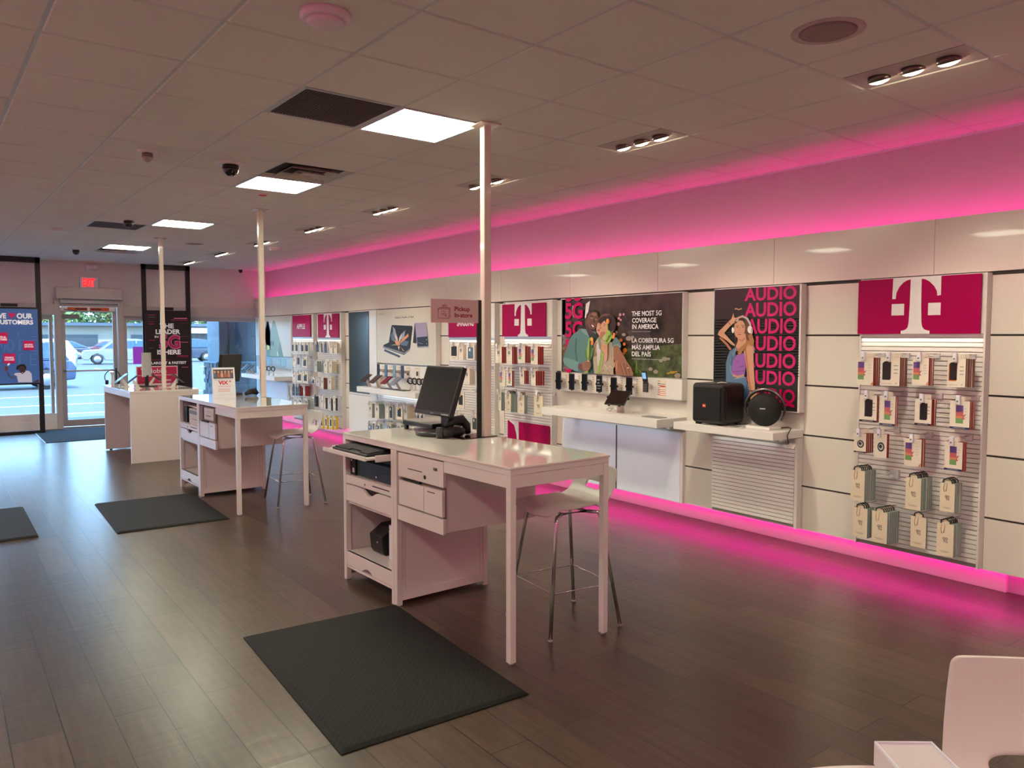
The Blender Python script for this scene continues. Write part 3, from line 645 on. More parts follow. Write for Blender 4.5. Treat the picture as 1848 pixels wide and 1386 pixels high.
A.g([(200, 1040), (420, 1010), (445, 1180), (440, 1310), (370, 1320), (330, 1130), (200, 1060)], JN); A.g([(420, 1080), (445, 1190), (440, 1305), (400, 1310)], JND); A.line([(215, 1045), (400, 1010)], 10, JNL)
A.g([(250, 980), (270, 830), (310, 760), (370, 730), (410, 760), (415, 900), (400, 990), (330, 1000)], LIL); A.line([(330, 900), (405, 880)], 8, LILD); A.line([(270, 950), (400, 940)], 7, LILD); A.line([(300, 840), (340, 830)], 7, LILD)
A.line([(265, 985), (320, 1010), (395, 990)], 22, SK2)
A.g([(190, 850), (230, 720), (310, 660), (330, 700), (280, 740), (250, 860), (245, 960), (290, 1040), (220, 1050), (195, 960)], JN); A.line([(300, 690), (255, 800), (240, 930), (275, 1010)], 7, JNL); A.line([(262, 760), (248, 880)], 9, JND)
A.g([(380, 640), (430, 605), (475, 625), (500, 700), (505, 900), (520, 1160), (460, 1200), (440, 1080), (415, 850), (400, 760), (375, 690)], SK2)
A.line([(410, 660), (430, 850), (455, 1060), (470, 1170)], 16, SK2D); A.line([(455, 1170), (530, 1168)], 10, INK)
A.g([(460, 1195), (525, 1175), (545, 1200), (500, 1250), (470, 1275), (465, 1230)], SK2)
A.line([(365, 650), (420, 612), (470, 620), (505, 680), (508, 740)], 9, JNL)
A.g([(320, 600), (330, 540), (410, 540), (405, 640), (370, 700), (320, 720), (300, 670)], SK2D)
A.g([(290, 660), (250, 640), (190, 590), (120, 545), (95, 530), (110, 490), (200, 400), (250, 350), (262, 320), (275, 280), (282, 330), (310, 345), (290, 390), (240, 430), (170, 510), (240, 590), (290, 640)], SK2)
A.line([(120, 560), (200, 640), (245, 700)], 26, SK2D); A.line([(215, 385), (240, 415)], 6, INK)
A.g([(285, 700), (300, 640), (285, 500), (280, 400), (310, 340), (370, 315), (430, 340), (460, 410), (470, 520), (480, 600), (430, 600), (400, 560), (300, 560)], HAIR2)
A.g([(440, 540), (480, 500), (510, 600), (500, 660), (460, 600)], M('print_hair_gold'))
A.g([(318, 560), (330, 600), (300, 660), (330, 690), (380, 650), (425, 605), (412, 520), (340, 500)], SK2); A.line([(335, 580), (370, 600), (405, 570)], 14, SK2D); A.g([(425, 590), (470, 600), (500, 660), (440, 640), (390, 700), (350, 760), (320, 740), (350, 690), (405, 640)], M('print_hair_gold')); A.el(345, 460, 62, 110, SK2, 5, 26); A.g([(300, 360), (345, 335), (400, 350), (420, 430), (380, 370), (330, 365), (300, 410)], HAIR)
A.line([(302, 430), (318, 424), (332, 430)], 5, HAIR); A.line([(365, 425), (385, 420), (402, 428)], 5, HAIR); A.el(318, 445, 11, 5, HAIR); A.el(384, 442, 12, 5, HAIR)
A.line([(345, 440), (335, 488), (352, 492)], 5, SK2D); A.g([(315, 512), (345, 506), (375, 514), (350, 532), (330, 532)], LIP); A.line([(322, 515), (368, 516)], 5, TEETH)
A.line([(308, 380), (335, 335), (380, 320), (430, 345), (462, 400), (470, 440)], 22, M('print_silver', (190, 186, 190), .3)); A.el(462, 470, 28, 42, TXTW); A.el(268, 478, 14, 34, TXTW); A.el(482, 490, 12, 34, LGREY)
A.g([(290, 340), (350, 325), (375, 305), (380, 318), (330, 350), (300, 350)], SK2); A.line([(290, 240), (310, 232), (330, 244), (350, 240), (370, 230)], 12, SK2)
lightbox('poster of a woman in headphones and dungarees beside repeated pink AUDIO', 3.395, 4.21, 1.075, 2.05, A)
# --- folding phones
A = Art(5.235, 620, 540, 9.24)
A.b.poly([(5.2346, 10.385, 1.275), (5.2346, 8.72, 1.275), (5.2346, 8.72, 2.04), (5.2346, 10.385, 2.04)], M('print_warm_grey', (216, 212, 196), .3))
A.t('SAMSUNG', 582, 686, 236, 264, INK, .03); A.t('Galaxy Z Fold4 | Z Flip4', 858, 1168, 292, 330, INK, .012)
A.g([(655, 790), (770, 710), (1110, 800), (1105, 850), (1010, 930), (660, 810)], M('print_graphite', (66, 64, 64), .3)); A.g([(655, 770), (770, 712), (1110, 795), (1020, 890)], INK)
A.g([(800, 440), (815, 430), (1140, 445), (1152, 470), (1110, 815), (755, 715)], INK)
for pts, m in (([(905, 745), (830, 600), (820, 450), (860, 500), (890, 640)], 'g'), ([(905, 745), (800, 680), (790, 600), (815, 540)], 'b'), ([(915, 745), (930, 640), (975, 560), (965, 660)], 'w'), ([(920, 745), (1000, 640), (1080, 570), (1085, 620), (1000, 700)], 'o'), ([(905, 740), (860, 640), (870, 560), (905, 660)], 'w'),
                ([(930, 745), (1000, 690), (1090, 700), (1060, 780), (980, 770)], 'b'), ([(850, 690), (930, 700), (940, 770), (880, 770)], 'o'), ([(905, 780), (920, 850), (940, 790)], 'w'), ([(950, 790), (1020, 870), (990, 860)], 'o'), ([(780, 770), (860, 745), (880, 770)], 'y'), ([(940, 690), (985, 560), (1030, 520), (1010, 640)], 'g')):
    A.g(pts, {'g': M('print_petal_grey', (150, 158, 160), .3), 'b': M('print_petal_blue', (86, 96, 110), .3), 'w': M('print_petal_pale', (220, 196, 172), .3), 'o': M('print_petal_orange', (222, 140, 58), .3), 'y': M('print_petal_olive', (140, 140, 60), .3)}[m])
A.line([(655, 795), (1010, 905), (1105, 840)], 9, LGREY); A.line([(680, 848), (940, 960)], 34, M('print_pen', (52, 48, 50), .3)); A.line([(700, 836), (920, 930)], 7, LGREY)
A.g([(1185, 405), (1195, 400), (1225, 640), (1215, 740), (1155, 725), (1160, 690)], INK)
A.g([(1190, 398), (1375, 388), (1412, 760), (1405, 800), (1240, 812), (1228, 795)], M('print_violet_phone', (162, 148, 176), .3)); A.g([(1222, 635), (1398, 620), (1412, 760), (1400, 780), (1235, 790)], DARKP); A.line([(1240, 803), (1395, 795)], 8, LGREY)
A.el(1382, 676, 8, 9, LGREY); A.el(1386, 745, 8, 9, LGREY); A.line([(1250, 725), (1320, 745)], 5, LGREY); A.line([(1370, 1020), (1495, 1030)], 5, LGREY)
lightbox('pale poster of an open folding phone and a lilac flip phone', 8.705, 10.39, 1.27, 2.045, A)
# --- green tall-triangle poster (telephone backs in perspective)
A = Art(5.235, 440, 540, 9.24)
A.b.poly([(5.2346, 15.74, 1.285), (5.2346, 13.86, 1.285), (5.2346, 13.86, 2.04), (5.2346, 15.74, 2.04)], M('print_pale_grey', (206, 208, 200), .3))
GRN = M('print_green', (116, 142, 120), .3); GRD = M('print_green_deep', (84, 120, 96), .3); GRL = M('print_mint', (134, 190, 168), .3)
A.g([(296, 800), (385, 370), (400, 365), (420, 395), (450, 560), (440, 960), (300, 940)], GRL); A.g([(380, 380), (395, 372), (300, 830), (292, 820)], INK); A.g([(330, 840), (350, 640), (380, 800), (385, 830)], GRD)
A.g([(300, 840), (380, 835), (380, 950), (300, 950)], M('print_lilac_pale', (190, 178, 200), .3)); A.g([(385, 760), (432, 780), (432, 845), (385, 845)], M('print_lime', (190, 196, 96), .3)); A.g([(385, 850), (440, 850), (450, 960), (385, 950)], GRD)
A.g([(445, 965), (440, 560), (480, 370), (500, 355), (520, 370), (660, 960)], GRN); A.g([(560, 960), (600, 700), (660, 960)], GRD); A.line([(405, 370), (440, 540)], 12, INK)
A.el(455, 735, 10, 42, NAVY); A.el(488, 735, 10, 42, NAVY); A.g([(560, 950), (552, 900), (562, 860), (572, 900), (580, 950)], M('print_pale_grey')); A.t('12', 285, 322, 352, 392, GREY)
lightbox('pale poster with tall green phone backs in perspective, farthest along the wall', 13.83, 15.78, 1.28, 2.045, A)
# tall dark glossy panel
t = thing('tall_screen', 'tall narrow dark blue-grey glossy panel on the right wall', 'screen', (5.27, 10.99, .77))
MB().box(5.245, XP, 10.63, 11.37, .755, 2.05, WHITE).obj('box', t, bevel=.002)
MB().box(5.238, 5.245, 10.66, 11.36, .785, 2.035, M('dark_glass_panel', (58, 72, 78), .14, coat=.2)).obj('screen_face', t, bevel=.001)
MB().box(5.236, XP, 10.61, 11.38, .15, .75, WHITE).obj('lower_panel', t, bevel=.002)
MB().box(5.236, XP, 10.40, 10.62, .15, 2.05, WHITE).obj('side_panel', t, bevel=.002)
# ------------------------------------------------------------------ shelves and light panels
def shelf(label, y0, y1, z0, z1, x0=4.92):
    t = thing('wall_shelf', label, 'shelf', (5.1, (y0+y1)/2, z0), group='display shelves on the right wall')
    MB().box(x0, XP-.002, y0, y1, z0, z1, WHITE).obj('shelf_board', t, bevel=.002)
    for y in (y0+.12, y1-.18):
        MB().prism([(XP-.004, y, z0), (XP-.16, y, z0), (XP-.13, y, z0-.035), (XP-.004, y, z0-.045)], (0, .06, 0), WHITE).obj('bracket', t, bevel=.001)
    return t
SF = .945
shelf('white wall shelf holding the two black speakers', 3.40, 4.36, .885, SF)
shelf('white wall shelf under the couple poster, holding a tilted tablet', 4.545, 6.11, .87, SF)
shelf('white wall shelf under the folding phone poster', 8.70, 10.42, .855, .93)
shelf('farthest white wall shelf, under the green poster', 13.85, 15.75, .845, .92)
LPM = M('backlit_white_panel', (226, 230, 238), .35, emit=.10, ecol=(214, 226, 255))
def lightpanel(label, y0, y1, z0, z1, n):
    t = thing('light_panel', label, 'panel', (5.27, (y0+y1)/2, z0), group='plain white light panels under the shelves')
    MB().box(5.275, XP, y0-.02, y1+.02, z0-.005, z1+.01, WHITE).obj('frame', t, bevel=.001)
    w = (y1-y0)/n
    for k in range(n): MB().box(5.268, 5.275, y0+k*w+.008, y0+(k+1)*w-.008, z0, z1, LPM).obj('panel', t, bevel=.001)
    for k in range(1, n): MB().box(5.262, 5.268, y0+k*w-.004, y0+k*w+.004, z0, z1, GAP).obj('joint', t)
lightpanel('pair of plain white panels below the tablet shelf', 4.58, 6.19, .178, .80, 2)
lightpanel('plain bluish white panel below the farthest shelf', 14.13, 15.5, .44, .775, 1)
for y0, y1, zz, lab in ((4.55, 4.565, .17, ''),):
    pass
# under the audio shelf: slatted panel
t = thing('slatted_panel', 'plain slatted white panel below the speaker shelf', 'panel', (5.27, 3.81, .187))
slats(t, 3.43, 4.21, .187, .82); MB().box(5.245, XP, 3.405, 3.43, .18, .88, WHITE).obj('side_frame', t, bevel=.001)
t = thing('slatted_panel', 'slatted panel of hanging cases below the folding phone shelf', 'panel', (5.27, 9.55, .187))
slats(t, 8.73, 10.39, .187, .84); MB().box(5.236, XP, 10.39, 10.41, .18, .85, WHITE).obj('side_frame', t, bevel=.001); MB().box(5.236, XP, 8.70, 8.73, .18, .85, WHITE).obj('side_frame', t, bevel=.001)
light('rack_strip_light', 'AREA', (5.20, 9.55, .84), aim_y((.45, 0, -1)), K_UNDER*2.6, (.85, .95, 1.0), None, shape='RECTANGLE', size=.02, size_y=1.6, spread=R(110))
light('rack_strip_light', 'AREA', (5.19, 3.82, .875), aim_y((.45, 0, -1)), K_UNDER*.7, (1, .95, .88), None, shape='RECTANGLE', size=.02, size_y=.75, spread=R(110))
light('rack_strip_light', 'AREA', (5.19, 5.38, .86), aim_y((.45, 0, -1)), K_UNDER*1.1, (.8, .9, 1.0), None, shape='RECTANGLE', size=.02, size_y=1.5, spread=R(110))
# strips of information cards below the posters
t = thing('phone_display_rail', 'white rail of cards and phones below the couple poster', 'display rail', (5.27, 5.35, 1.09))
MB().box(5.236, XP, 4.545, 6.19, 1.092, 1.28, WHITE).obj('rail_board', t, bevel=.002)
for y in (6.06, 5.86, 5.65, 5.45, 5.25, 5.05, 4.78):
    c = MB(); c.box(5.232, 5.236, y-.05, y+.05, 1.105, 1.272, M('rail_card', (232, 224, 208), .5))
    for q in range(7): c.box(5.2315, 5.232, y+.02, y+.045, 1.13+q*.02, 1.136+q*.02, GREY)
    if y < 4.9:
        c.box(5.2315, 5.232, y-.045, y+.045, 1.225, 1.231, GREY); c.box(5.2315, 5.232, y-.045, y+.02, 1.20, 1.215, M('print_red_text', (206, 80, 80), .5))
        for q in range(4): c.box(5.2315, 5.232, y-.045, y+.045, 1.125+q*.017, 1.129+q*.017, MC['print_red_text'])
    c.obj('info_card', t)
t = thing('phone_display_rail', 'white rail of cards and phones below the folding phone poster', 'display rail', (5.27, 9.5, 1.08))
MB().box(5.25, XP, 8.72, 10.39, 1.075, 1.25, WHITE).obj('rail_board', t, bevel=.002)
for y in (10.2, 9.95, 9.72, 9.48, 9.22, 8.95):
    c = MB(); c.box(5.246, 5.25, y-.07, y+.07, 1.085, 1.24, M('rail_card')); c.box(5.2455, 5.246, y-.05, y+.045, 1.215, 1.22, GREY); c.box(5.2455, 5.246, y-.03, y+.02, 1.12, 1.18, INK if y < 9.5 else LGREY)
    c.box(5.2455, 5.246, y-.055, y-.035, 1.10, 1.19, LGREY); c.obj('info_card', t)
t = thing('phone_display_rail', 'pale glass rail of cards below the green poster', 'display rail', (5.27, 14.8, 1.06))
MB().box(5.2, 5.206, 13.75, 15.7, 1.06, 1.28, glass('pale_acrylic', (.86, .93, .95), .12)).obj('acrylic_front', t)
MB().box(5.26, XP, 13.85, 15.7, 1.05, 1.27, WHITE).obj('rail_board', t, bevel=.002)
for y in (15.3, 15.0, 14.5, 14.25): MB().box(5.255, 5.26, y-.08, y+.08, 1.09, 1.24, M('pale_blue_card', (196, 214, 218), .4)).obj('info_card', t)
# phones held on the rail
SILI = M('clamp_black', (16, 15, 16), .4); MOUNT = M('mount_white', (224, 216, 204), .35)
def railphone(y, z0, z1, lab, case=INK, lit=None, X=5.15, w=.078, grp='phones clamped on the rail below the couple poster'):
    t = thing('display_phone', lab, 'phone', (XP-.07, y, z0), group=grp)
    MB().box(X, X+.011, y-w/2, y+w/2, z0, z1, case).obj('body', t, bevel=.004, seg=2)
    s = MB(); s.box(X-.0008, X, y-w/2+.004, y+w/2-.004, z0+.006, z1-.006, SCREEN)
    if lit:
        for q, (a, b, c, d) in enumerate(lit): s.box(X-.0012, X-.0008, y+w/2-.006-a*w-b*w, y+w/2-.006-a*w, z0+c, z0+d, GREY)
    s.obj('screen', t)
    c = MB(); zc = (z0+z1)/2-.005
    c.box(X-.002, X+.02, y-w/2-.008, y-w/2, zc-.01, zc+.01, SILI).box(X-.002, X+.02, y+w/2, y+w/2+.008, zc-.01, zc+.01, SILI).box(X-.002, X+.02, y-.008, y+.008, z0-.008, z0, SILI).box(X+.011, X+.02, y-w/2-.008, y+w/2+.008, zc-.01, zc+.01, SILI)
    c.obj('clamp', t, bevel=.002)
    m = MB(); m.T = Matrix.Translation((X+.02, y, zc)) @ Matrix.Rotation(R(90), 4, 'Y')
    m.lathe([(0, 0), (.030, 0), (.034, .01), (.026, .05), (.024, .068), (0, .068)], (0,0,0), MOUNT, 20); m.obj('mount', t)
    return t
n = 0
for y, z1, z0 in ((6.128, 1.287, 1.113), (5.92, 1.28, 1.117), (5.727, 1.284, 1.122), (5.515, 1.28, 1.118), (5.315, 1.268, 1.109), (5.110, 1.276, 1.116)):
    n += 1
    railphone(y, z0, z1, 'black phone clamped on the rail below the couple poster, %s from the left' % ordw(n-1), lit=[(.1, .5, .11, .125), (.2, .3, .08, .095), (.1, .7, .055, .065), (.1, .6, .03, .038)] if n == 4 else None)
t = thing('flip_phone', 'open black flip phone with lit blue screen, rightmost on the rail below the couple poster', 'phone', (XP-.07, 4.905, 1.15))
b = MB(); b.box(5.15, 5.164, 4.873, 4.935, 1.15, 1.245, INK); b.obj('keypad_half', t, bevel=.005, seg=2)
k = MB()
for r_ in range(5):
    for c_ in range(3): k.box(5.1485, 5.15, 4.885+c_*.016, 4.893+c_*.016, 1.158+r_*.015, 1.165+r_*.015, GREY)
k.obj('keys', t)
b = MB(); b.T = Matrix.Translation((5.155, 4.905, 1.245)) @ Matrix.Rotation(R(-12), 4, 'Y')
b.box(-.006, .006, -.031, .031, 0, .10, INK); lid = b.obj('screen_half', t, bevel=.005, seg=2)
b2 = MB(); b2.T = b.T; b2.box(-.0075, -.006, -.022, .022, .03, .085, M('lit_blue_screen', (140, 186, 236), .2, emit=.7, ecol=(120, 170, 230))); b2.obj('screen', lid)
m = MB(); m.T = Matrix.Translation((5.165, 4.905, 1.20)) @ Matrix.Rotation(R(90), 4, 'Y'); m.lathe([(0, 0), (.026, 0), (.03, .01), (.024, .06), (0, .07)], (0,0,0), MOUNT, 18); m.obj('mount', t)
# tablet on a stand
t = thing('display_tablet', 'dark tablet tilted on a white stand, on the shelf below the couple poster', 'tablet', (5.2, 5.28, SF))
T = Matrix.Translation((5.07, 5.17, 1.085)) @ Matrix.Rotation(R(8), 4, 'Z') @ Matrix.Rotation(R(42), 4, 'Y') 
b = MB(); b.T = T; b.box(-.006, .004, -.115, .115, -.085, .085, INK); bd = b.obj('body', t, bevel=.003, seg=2)
b = MB(); b.T = T; b.box(-.0075, -.006, -.108, .108, -.078, .078, M('tablet_screen', (34, 24, 20), .08)); b.obj('screen', bd)
b = MB(); b.T = T
for yy in (-.117, .117): b.box(-.012, .012, yy-.008, yy+.008, -.01, .01, SILI)
for yy in (-.06, .06):
    for zz in (-.087, .087): b.box(-.012, .012, yy-.008, yy+.008, zz-.008, zz+.008, SILI)
b.obj('clamps', bd, bevel=.002)
MB().prism([(5.085, 5.15, 1.07), (5.12, 5.15, 1.05), (5.19, 5.20, SF), (5.13, 5.20, SF)], (0, .05, 0), MOUNT).obj('stand', t, bevel=.004)
MB().tube([(5.05, 5.24, .99), (5.0, 5.26, .975), (5.02, 5.22, .96), (5.06, 5.22, .99)], .003, CHROME).obj('cable', t)
tag(MB().box(5.0, 5.11, 4.60, 4.80, SF, SF+.006, GREY).obj('placard', origin=(5.05, 4.70, SF), bevel=.002), 'thin grey plate lying on the shelf below the flip phone', 'plate')
# ------------------------------------------------------------------ speakers
t = thing('party_speaker', 'large black cube speaker with a small orange badge, on the speaker shelf', 'speaker', (5.09, 4.02, SF))
bm_ = MB(); bm_.box(4.955, 5.228, 3.88, 4.20, SF+.012, SF+.335, BLKP); bm_.obj('cabinet', t, bevel=.03, seg=4)
MB().box(4.945, 4.957, 3.905, 4.175, SF+.04, SF+.305, M('speaker_cloth', (10, 10, 11), .7, bump=.5, scale=700)).obj('grille', t, bevel=.006, seg=2)
MB().box(4.985, 5.205, 3.872, 3.882, SF+.05, SF+.295, M('speaker_side', (18, 18, 19), .35)).obj('side_panel', t, bevel=.006, seg=2)
g = MB(); g.box(4.943, 4.946, 4.045, 4.075, SF+.142, SF+.167, M('badge_orange', (226, 72, 30), .4)); g.text('JBL', (4.9425, 4.070, SF+.149), (0, -.02, 0), (0, 0, .011), TXTW, .03); g.obj('badge', t)
for x in (4.99, 5.20):
    for y in (3.93, 4.15): MB().box(x-.02, x+.02, y-.02, y+.02, SF, SF+.014, BLKP).obj('foot', t, bevel=.003)
MB().tube([(5.03, 4.0, SF+.336), (5.06, 3.98, SF+.345), (5.10, 4.03, SF+.338), (5.12, 3.97, SF+.338)], .004, TXTW).obj('white_tie', t)
t = thing('round_speaker', 'round black speaker with a silver rim handle, on a white base beside the cube speaker', 'speaker', (5.13, 3.60, SF))
c0 = Vector((5.10, 3.605, SF+.02+.128)); T = Matrix.Translation(c0) @ Matrix.Rotation(R(22), 4, 'Z') @ Matrix.Rotation(R(90), 4, 'Y')
b = MB(); b.T = T; r_ = .128
b.lathe([(0, -.06), (.05, -.058), (.09, -.048), (.115, -.03), (r_, 0), (.115, .03), (.09, .045), (0, .055)], (0,0,0), M('speaker_fabric', (14, 14, 15), .75, bump=.5, scale=800), 40); b.obj('body', t)
b = MB(); b.T = T @ Matrix.Rotation(R(-8), 4, 'Y'); pts = []
for k in range(28): a = R(-125+250*k/27)+math.pi; pts.append((.150*math.cos(a)-.005, .148*math.sin(a), .012))
b.tube(pts, [.006+.009*math.sin(math.pi*k/27) for k in range(28)], M('handle_silver', (120, 118, 118), .25, metal=.9), 8); b.obj('rim_handle', t)
g = MB(); g.T = T; g.box(-.015, -.008, -.02, .02, -.0625, -.057, LGREY); g.obj('brand_plate', t)
MB().box(5.02, 5.17, 3.50, 3.72, SF, SF+.022, WHITE).obj('base', t, bevel=.004)
cb = MB(); cb.tube([(5.17, 3.50, SF+.012), (5.20, 3.46, SF+.02), (5.19, 3.43, SF+.012), (5.12, 3.394, SF+.005), (5.08, 3.388, SF-.03), (5.10, 3.392, SF-.085), (5.16, 3.43, SF-.10)], .0035, INK); tag(cb.obj('power_cable', origin=(5.17, 3.45, SF)), 'thin black cable looping off the right end of the speaker shelf', 'cable')
tag(MB().prism([(5.14, 3.35, SF-.10), (5.19, 3.38, SF-.10), (5.17, 3.39, SF-.135), (5.12, 3.36, SF-.135)], (0, .06, .01), MOUNT).obj('cable_clip', origin=(5.16, 3.39, SF-.12), bevel=.003), 'small pale block hanging under the right end of the speaker shelf', 'clip')
tag(MB().box(4.99, 5.06, 3.78, 3.86, SF, SF+.005, GREY).obj('placard', origin=(5.02, 3.82, SF), bevel=.001), 'thin grey plate on the shelf between the two speakers', 'plate')
# ------------------------------------------------------------------ hanging packages
PM = {}
def pkg_mesh(w, h, t, kind, side):
    k = (round(w, 2), round(h, 2), round(t, 3), kind, side.name)
    if k in PM: return PM[k]
    body = CREAMP if kind == 'goto' else (YELL if kind == 'yellow' else (M('grey_white_card', (206, 202, 200), .5) if kind == 'plainw' else CARD))
    if kind == 'dark': body = DARKP
    b = MB(); hw = w/2; P = lambda u, v, l=1: (-.0005*l, hw-u*w, -h+v*h)
    b.add([(0,-hw,-h),(t,-hw,-h),(t,hw,-h),(0,hw,-h),(0,-hw,0),(t,-hw,0),(t,hw,0),(0,hw,0)], [(3,0,4,7)], body)
    b.add([(0,-hw,-h),(t,-hw,-h),(t,hw,-h),(0,hw,-h),(0,-hw,0),(t,-hw,0),(t,hw,0),(0,hw,0)], [(0,1,5,4),(1,2,6,5),(2,3,7,6),(4,5,6,7),(0,3,2,1)], side)
    # hang tab with its hole
    b.box(t*.3, t*.3+.002, -w*.22, w*.22, 0, .028, body)
    def q(u0, v0, u1, v1, m, l=1): b.poly([P(u0, v0, l), P(u1, v0, l), P(u1, v1, l), P(u0, v1, l)], m)
    if kind in ('rainbow', 'rainbowb', 'rainbowo'):
        o = .06 if kind != 'rainbowb' else .3; e = o+.38
        for v0, v1, m in ((.62, .84, M('print_purple', (104, 78, 146), .35)), (.46, .62, M('print_rose', (192, 98, 106), .35)), (.38, .46, M('print_orange', (212, 140, 94), .35)), (.2, .38, M('print_grass', (116, 158, 98), .35))): q(o, v0, e, v1, m)
        b.poly([P(e, .5, 2), P(e+.16, .54, 2), P(e+.02, .42, 2), P(e+.12, .36, 2), P(e-.04, .34, 2)], MC['print_rose'])
        for v in (.72, .62, .52, .42): q(.66, v, .86, v+.02, LGREY)
        if kind == 'rainbowo': b.poly([P(.99, .02), P(.99, .15), P(.82, .02)], M('print_orange'))
    if kind in ('black', 'blackb', 'blacko'):
        o = .08 if kind != 'blackb' else .3; q(o, .2, o+.42, .80, INK if kind != 'blacko' else M('print_amber', (206, 120, 50), .4)); q(o+.05, .24, o+.46, .84, DARKP, 2); q(o+.12, .8, o+.3, .86, INK, 2)
        for v in (.7, .56, .44): q(.68, v, .9, v+.025, GREY)
        q(.05, .06, .6, .08, LGREY); b.poly([P(.82+.05*math.cos(a), .09+.03*math.sin(a)) for a in [k*.7 for k in range(9)]], LGREY)
    if kind in ('rainbowb', 'blackb', 'ringb'): q(0, 0, 1, .07, NAVY if kind == 'rainbowb' else DARKP, 2); q(.2, .03, .8, .045, LGREY, 3)
    if kind in ('ring', 'ringb'):
        b.poly([P(.55+.28*math.cos(a*.4), .45+.2*math.sin(a*.4)) for a in range(16)], INK); b.poly([P(.55+.19*math.cos(a*.4), .45+.135*math.sin(a*.4), 2) for a in range(16)], LGREY); b.poly([P(.52+.12*math.cos(a*.4), .47+.08*math.sin(a*.4), 3) for a in range(16)], INK)
    if kind == 'goto':
        b.text('GO', P(.36, .50), (0, -w*.3, 0), (0, 0, h*.075), INK, .03); b.text('TO', P(.40, .41), (0, -w*.26, 0), (0, 0, h*.075), INK, .03)
        q(.46, .17, .54, .175, GREY); q(.2, .14, .78, .15, GREY); q(.3, .11, .68, .12, GREY)
        b.tube([P(.30, .98, 3), P(.24, .80, 3), P(.30, .70, 3), P(.42, .72, 3), P(.48, .98, 3)], .0022, M('print_cord', (196, 172, 140), .5), 5)
        # black hook loop over the peg
        b.tube([(.002, .028, 0), (.002, .026, .018), (.002, 0, .032), (.002, -.026, .018), (.002, -.028, 0)], .004, BLACK, 5)
    if kind == 'dot': q(.2, .22, .8, .82, INK); b.poly([P(.34+.16*math.cos(a*.5), .8+.1*math.sin(a*.5), 2) for a in range(13)], YELL)
    if kind == 'blackcase': q(.16, .24, .84, .9, INK); q(.3, .1, .7, .13, GREY)
    if kind == 'window': q(.14, .1, .86, .86, M('window_dark', (66, 72, 78), .15)); q(.3, .6, .5, .78, TXTW, 2); q(.1, .92, .6, .95, GREY)
    if kind == 'tealbox': q(.3, .45, .7, .6, LGREY)
    if kind == 'plain' or kind == 'plainw': q(.2, .45, .6, .5, LGREY); q(.2, .12, .7, .15, LGREY); q(.3, .55, .65, .75, GREY)
    if kind == 'yellow': q(.15, .2, .8, .95, TXTW); q(.25, .28, .7, .85, INK, 2)
    if kind == 'dark': q(.2, .3, .8, .36, GREY)
    me_o = b.obj('boxed_case'); me = me_o.data; bpy.data.objects.remove(me_o); PM[k] = me; return me
HOOKM = {}
def hook(y, z, xf, lab):
    t = thing('peg_hook', lab, 'hook', (5.24, y, z), group='peg hooks with white security caps')
    MB().tube([(5.245, y, z), (xf-.02, y, z+.006)], .0028, CHROME, 6).obj('peg', t)
    MB().box(5.225, 5.243, y-.022, y+.022, z-.03, z+.008, M('clear_plate', (206, 206, 206), .3)).obj('back_clip', t, bevel=.002)
    b = MB(); b.box(xf-.034, xf-.012, y-.013, y+.013, z-.042, z+.016, TAGW); cp = b.obj('security_cap', t, bevel=.005, seg=2)
    c = MB(); c.T = Matrix.Translation((xf-.034, y, z-.022)) @ Matrix.Rotation(R(-90), 4, 'Y'); c.lathe([(0, 0), (.006, 0), (.006, .001), (0, .001)], (0,0,0), GREY, 10); c.obj('cap_dot', cp)
def Xat(px_, py_, Y_):
    d = ray(px_, py_); return Y_*d.x/d.y
POS_ = ['frontmost', 'second from the front', 'third from the front', 'fourth from the front', 'fifth from the front', 'sixth from the front', 'seventh from the front', 'eighth from the front', 'ninth from the front']
def stack(ox, oy, sc, x0, x1, yt, yb, x2, n, kind, side, desc, where, row, col, hk=True, tilt=0, xf=5.02, sp=None):
    """one peg of packages measured on the front face; each package is a thing of its own"""
    a = onX(ox+x0/sc, oy+(yt+yb)/2/sc, xf); b = onX(ox+x1/sc, oy+(yt+yb)/2/sc, xf)
    xm = ox+(x0+x1)/2/sc; zt = onX(xm, oy+yt/sc, xf).z; zb = onX(xm, oy+yb/sc, xf).z
    w = abs(a.y-b.y); h = zt-zb; y = (a.y+b.y)/2
    xb = min(5.222, Xat(ox+x2/sc, oy+(yt+yb)/2/sc, b.y)) if x2 else xf+.02
    step = (xb-xf)/n if n > 1 else max(.012, xb-xf)
    th = min(step*.82, .03)
    me = pkg_mesh(w, h, th, kind, side)
    bk = pkg_mesh(w, h, th, 'goto' if kind == 'goto' else ('yellow' if kind == 'yellow' else 'bare'), side)
    g = 'packages on the %s of the %s' % (row, where)
    for k in range(n):
        o = bpy.data.objects.new('boxed_case', me if k == 0 or kind in ('goto', 'yellow') else bk); COL.objects.link(o)
        o.location = (xf+k*step, y+rnd.uniform(-.002, .002), zt-.001*k); o.rotation_euler = (R(tilt), 0, R(rnd.uniform(-1.5, 1.5)))
        if n == 1: lab = '%s, %s, %s, %s' % (desc, row, col, where)
        elif k == 0: lab = 'frontmost %s, %s, %s, %s' % (desc, row, col, where)
        else: lab = '%s %s from front, %s, %s, %s' % (ordw(k), desc, row, col, where)
        tag(o, lab, 'packaging', g)
    if hk: hook(y, zt+.02, xf, 'peg hook with white cap, %s, %s, %s' % (row, col, where))
WA = 'nearest rack'; o1 = (1530, 620, 7.392); o2 = (1530, 760, 7.392); o3 = (1530, 880, 7.392)
C4 = [ordw(k)+' peg from left' for k in range(8)]
stack(*o1, 120, 340, 185, 555, 430, 4, 'rainbowo', DRED, 'white rainbow-phone box', WA, 'top row', C4[0])
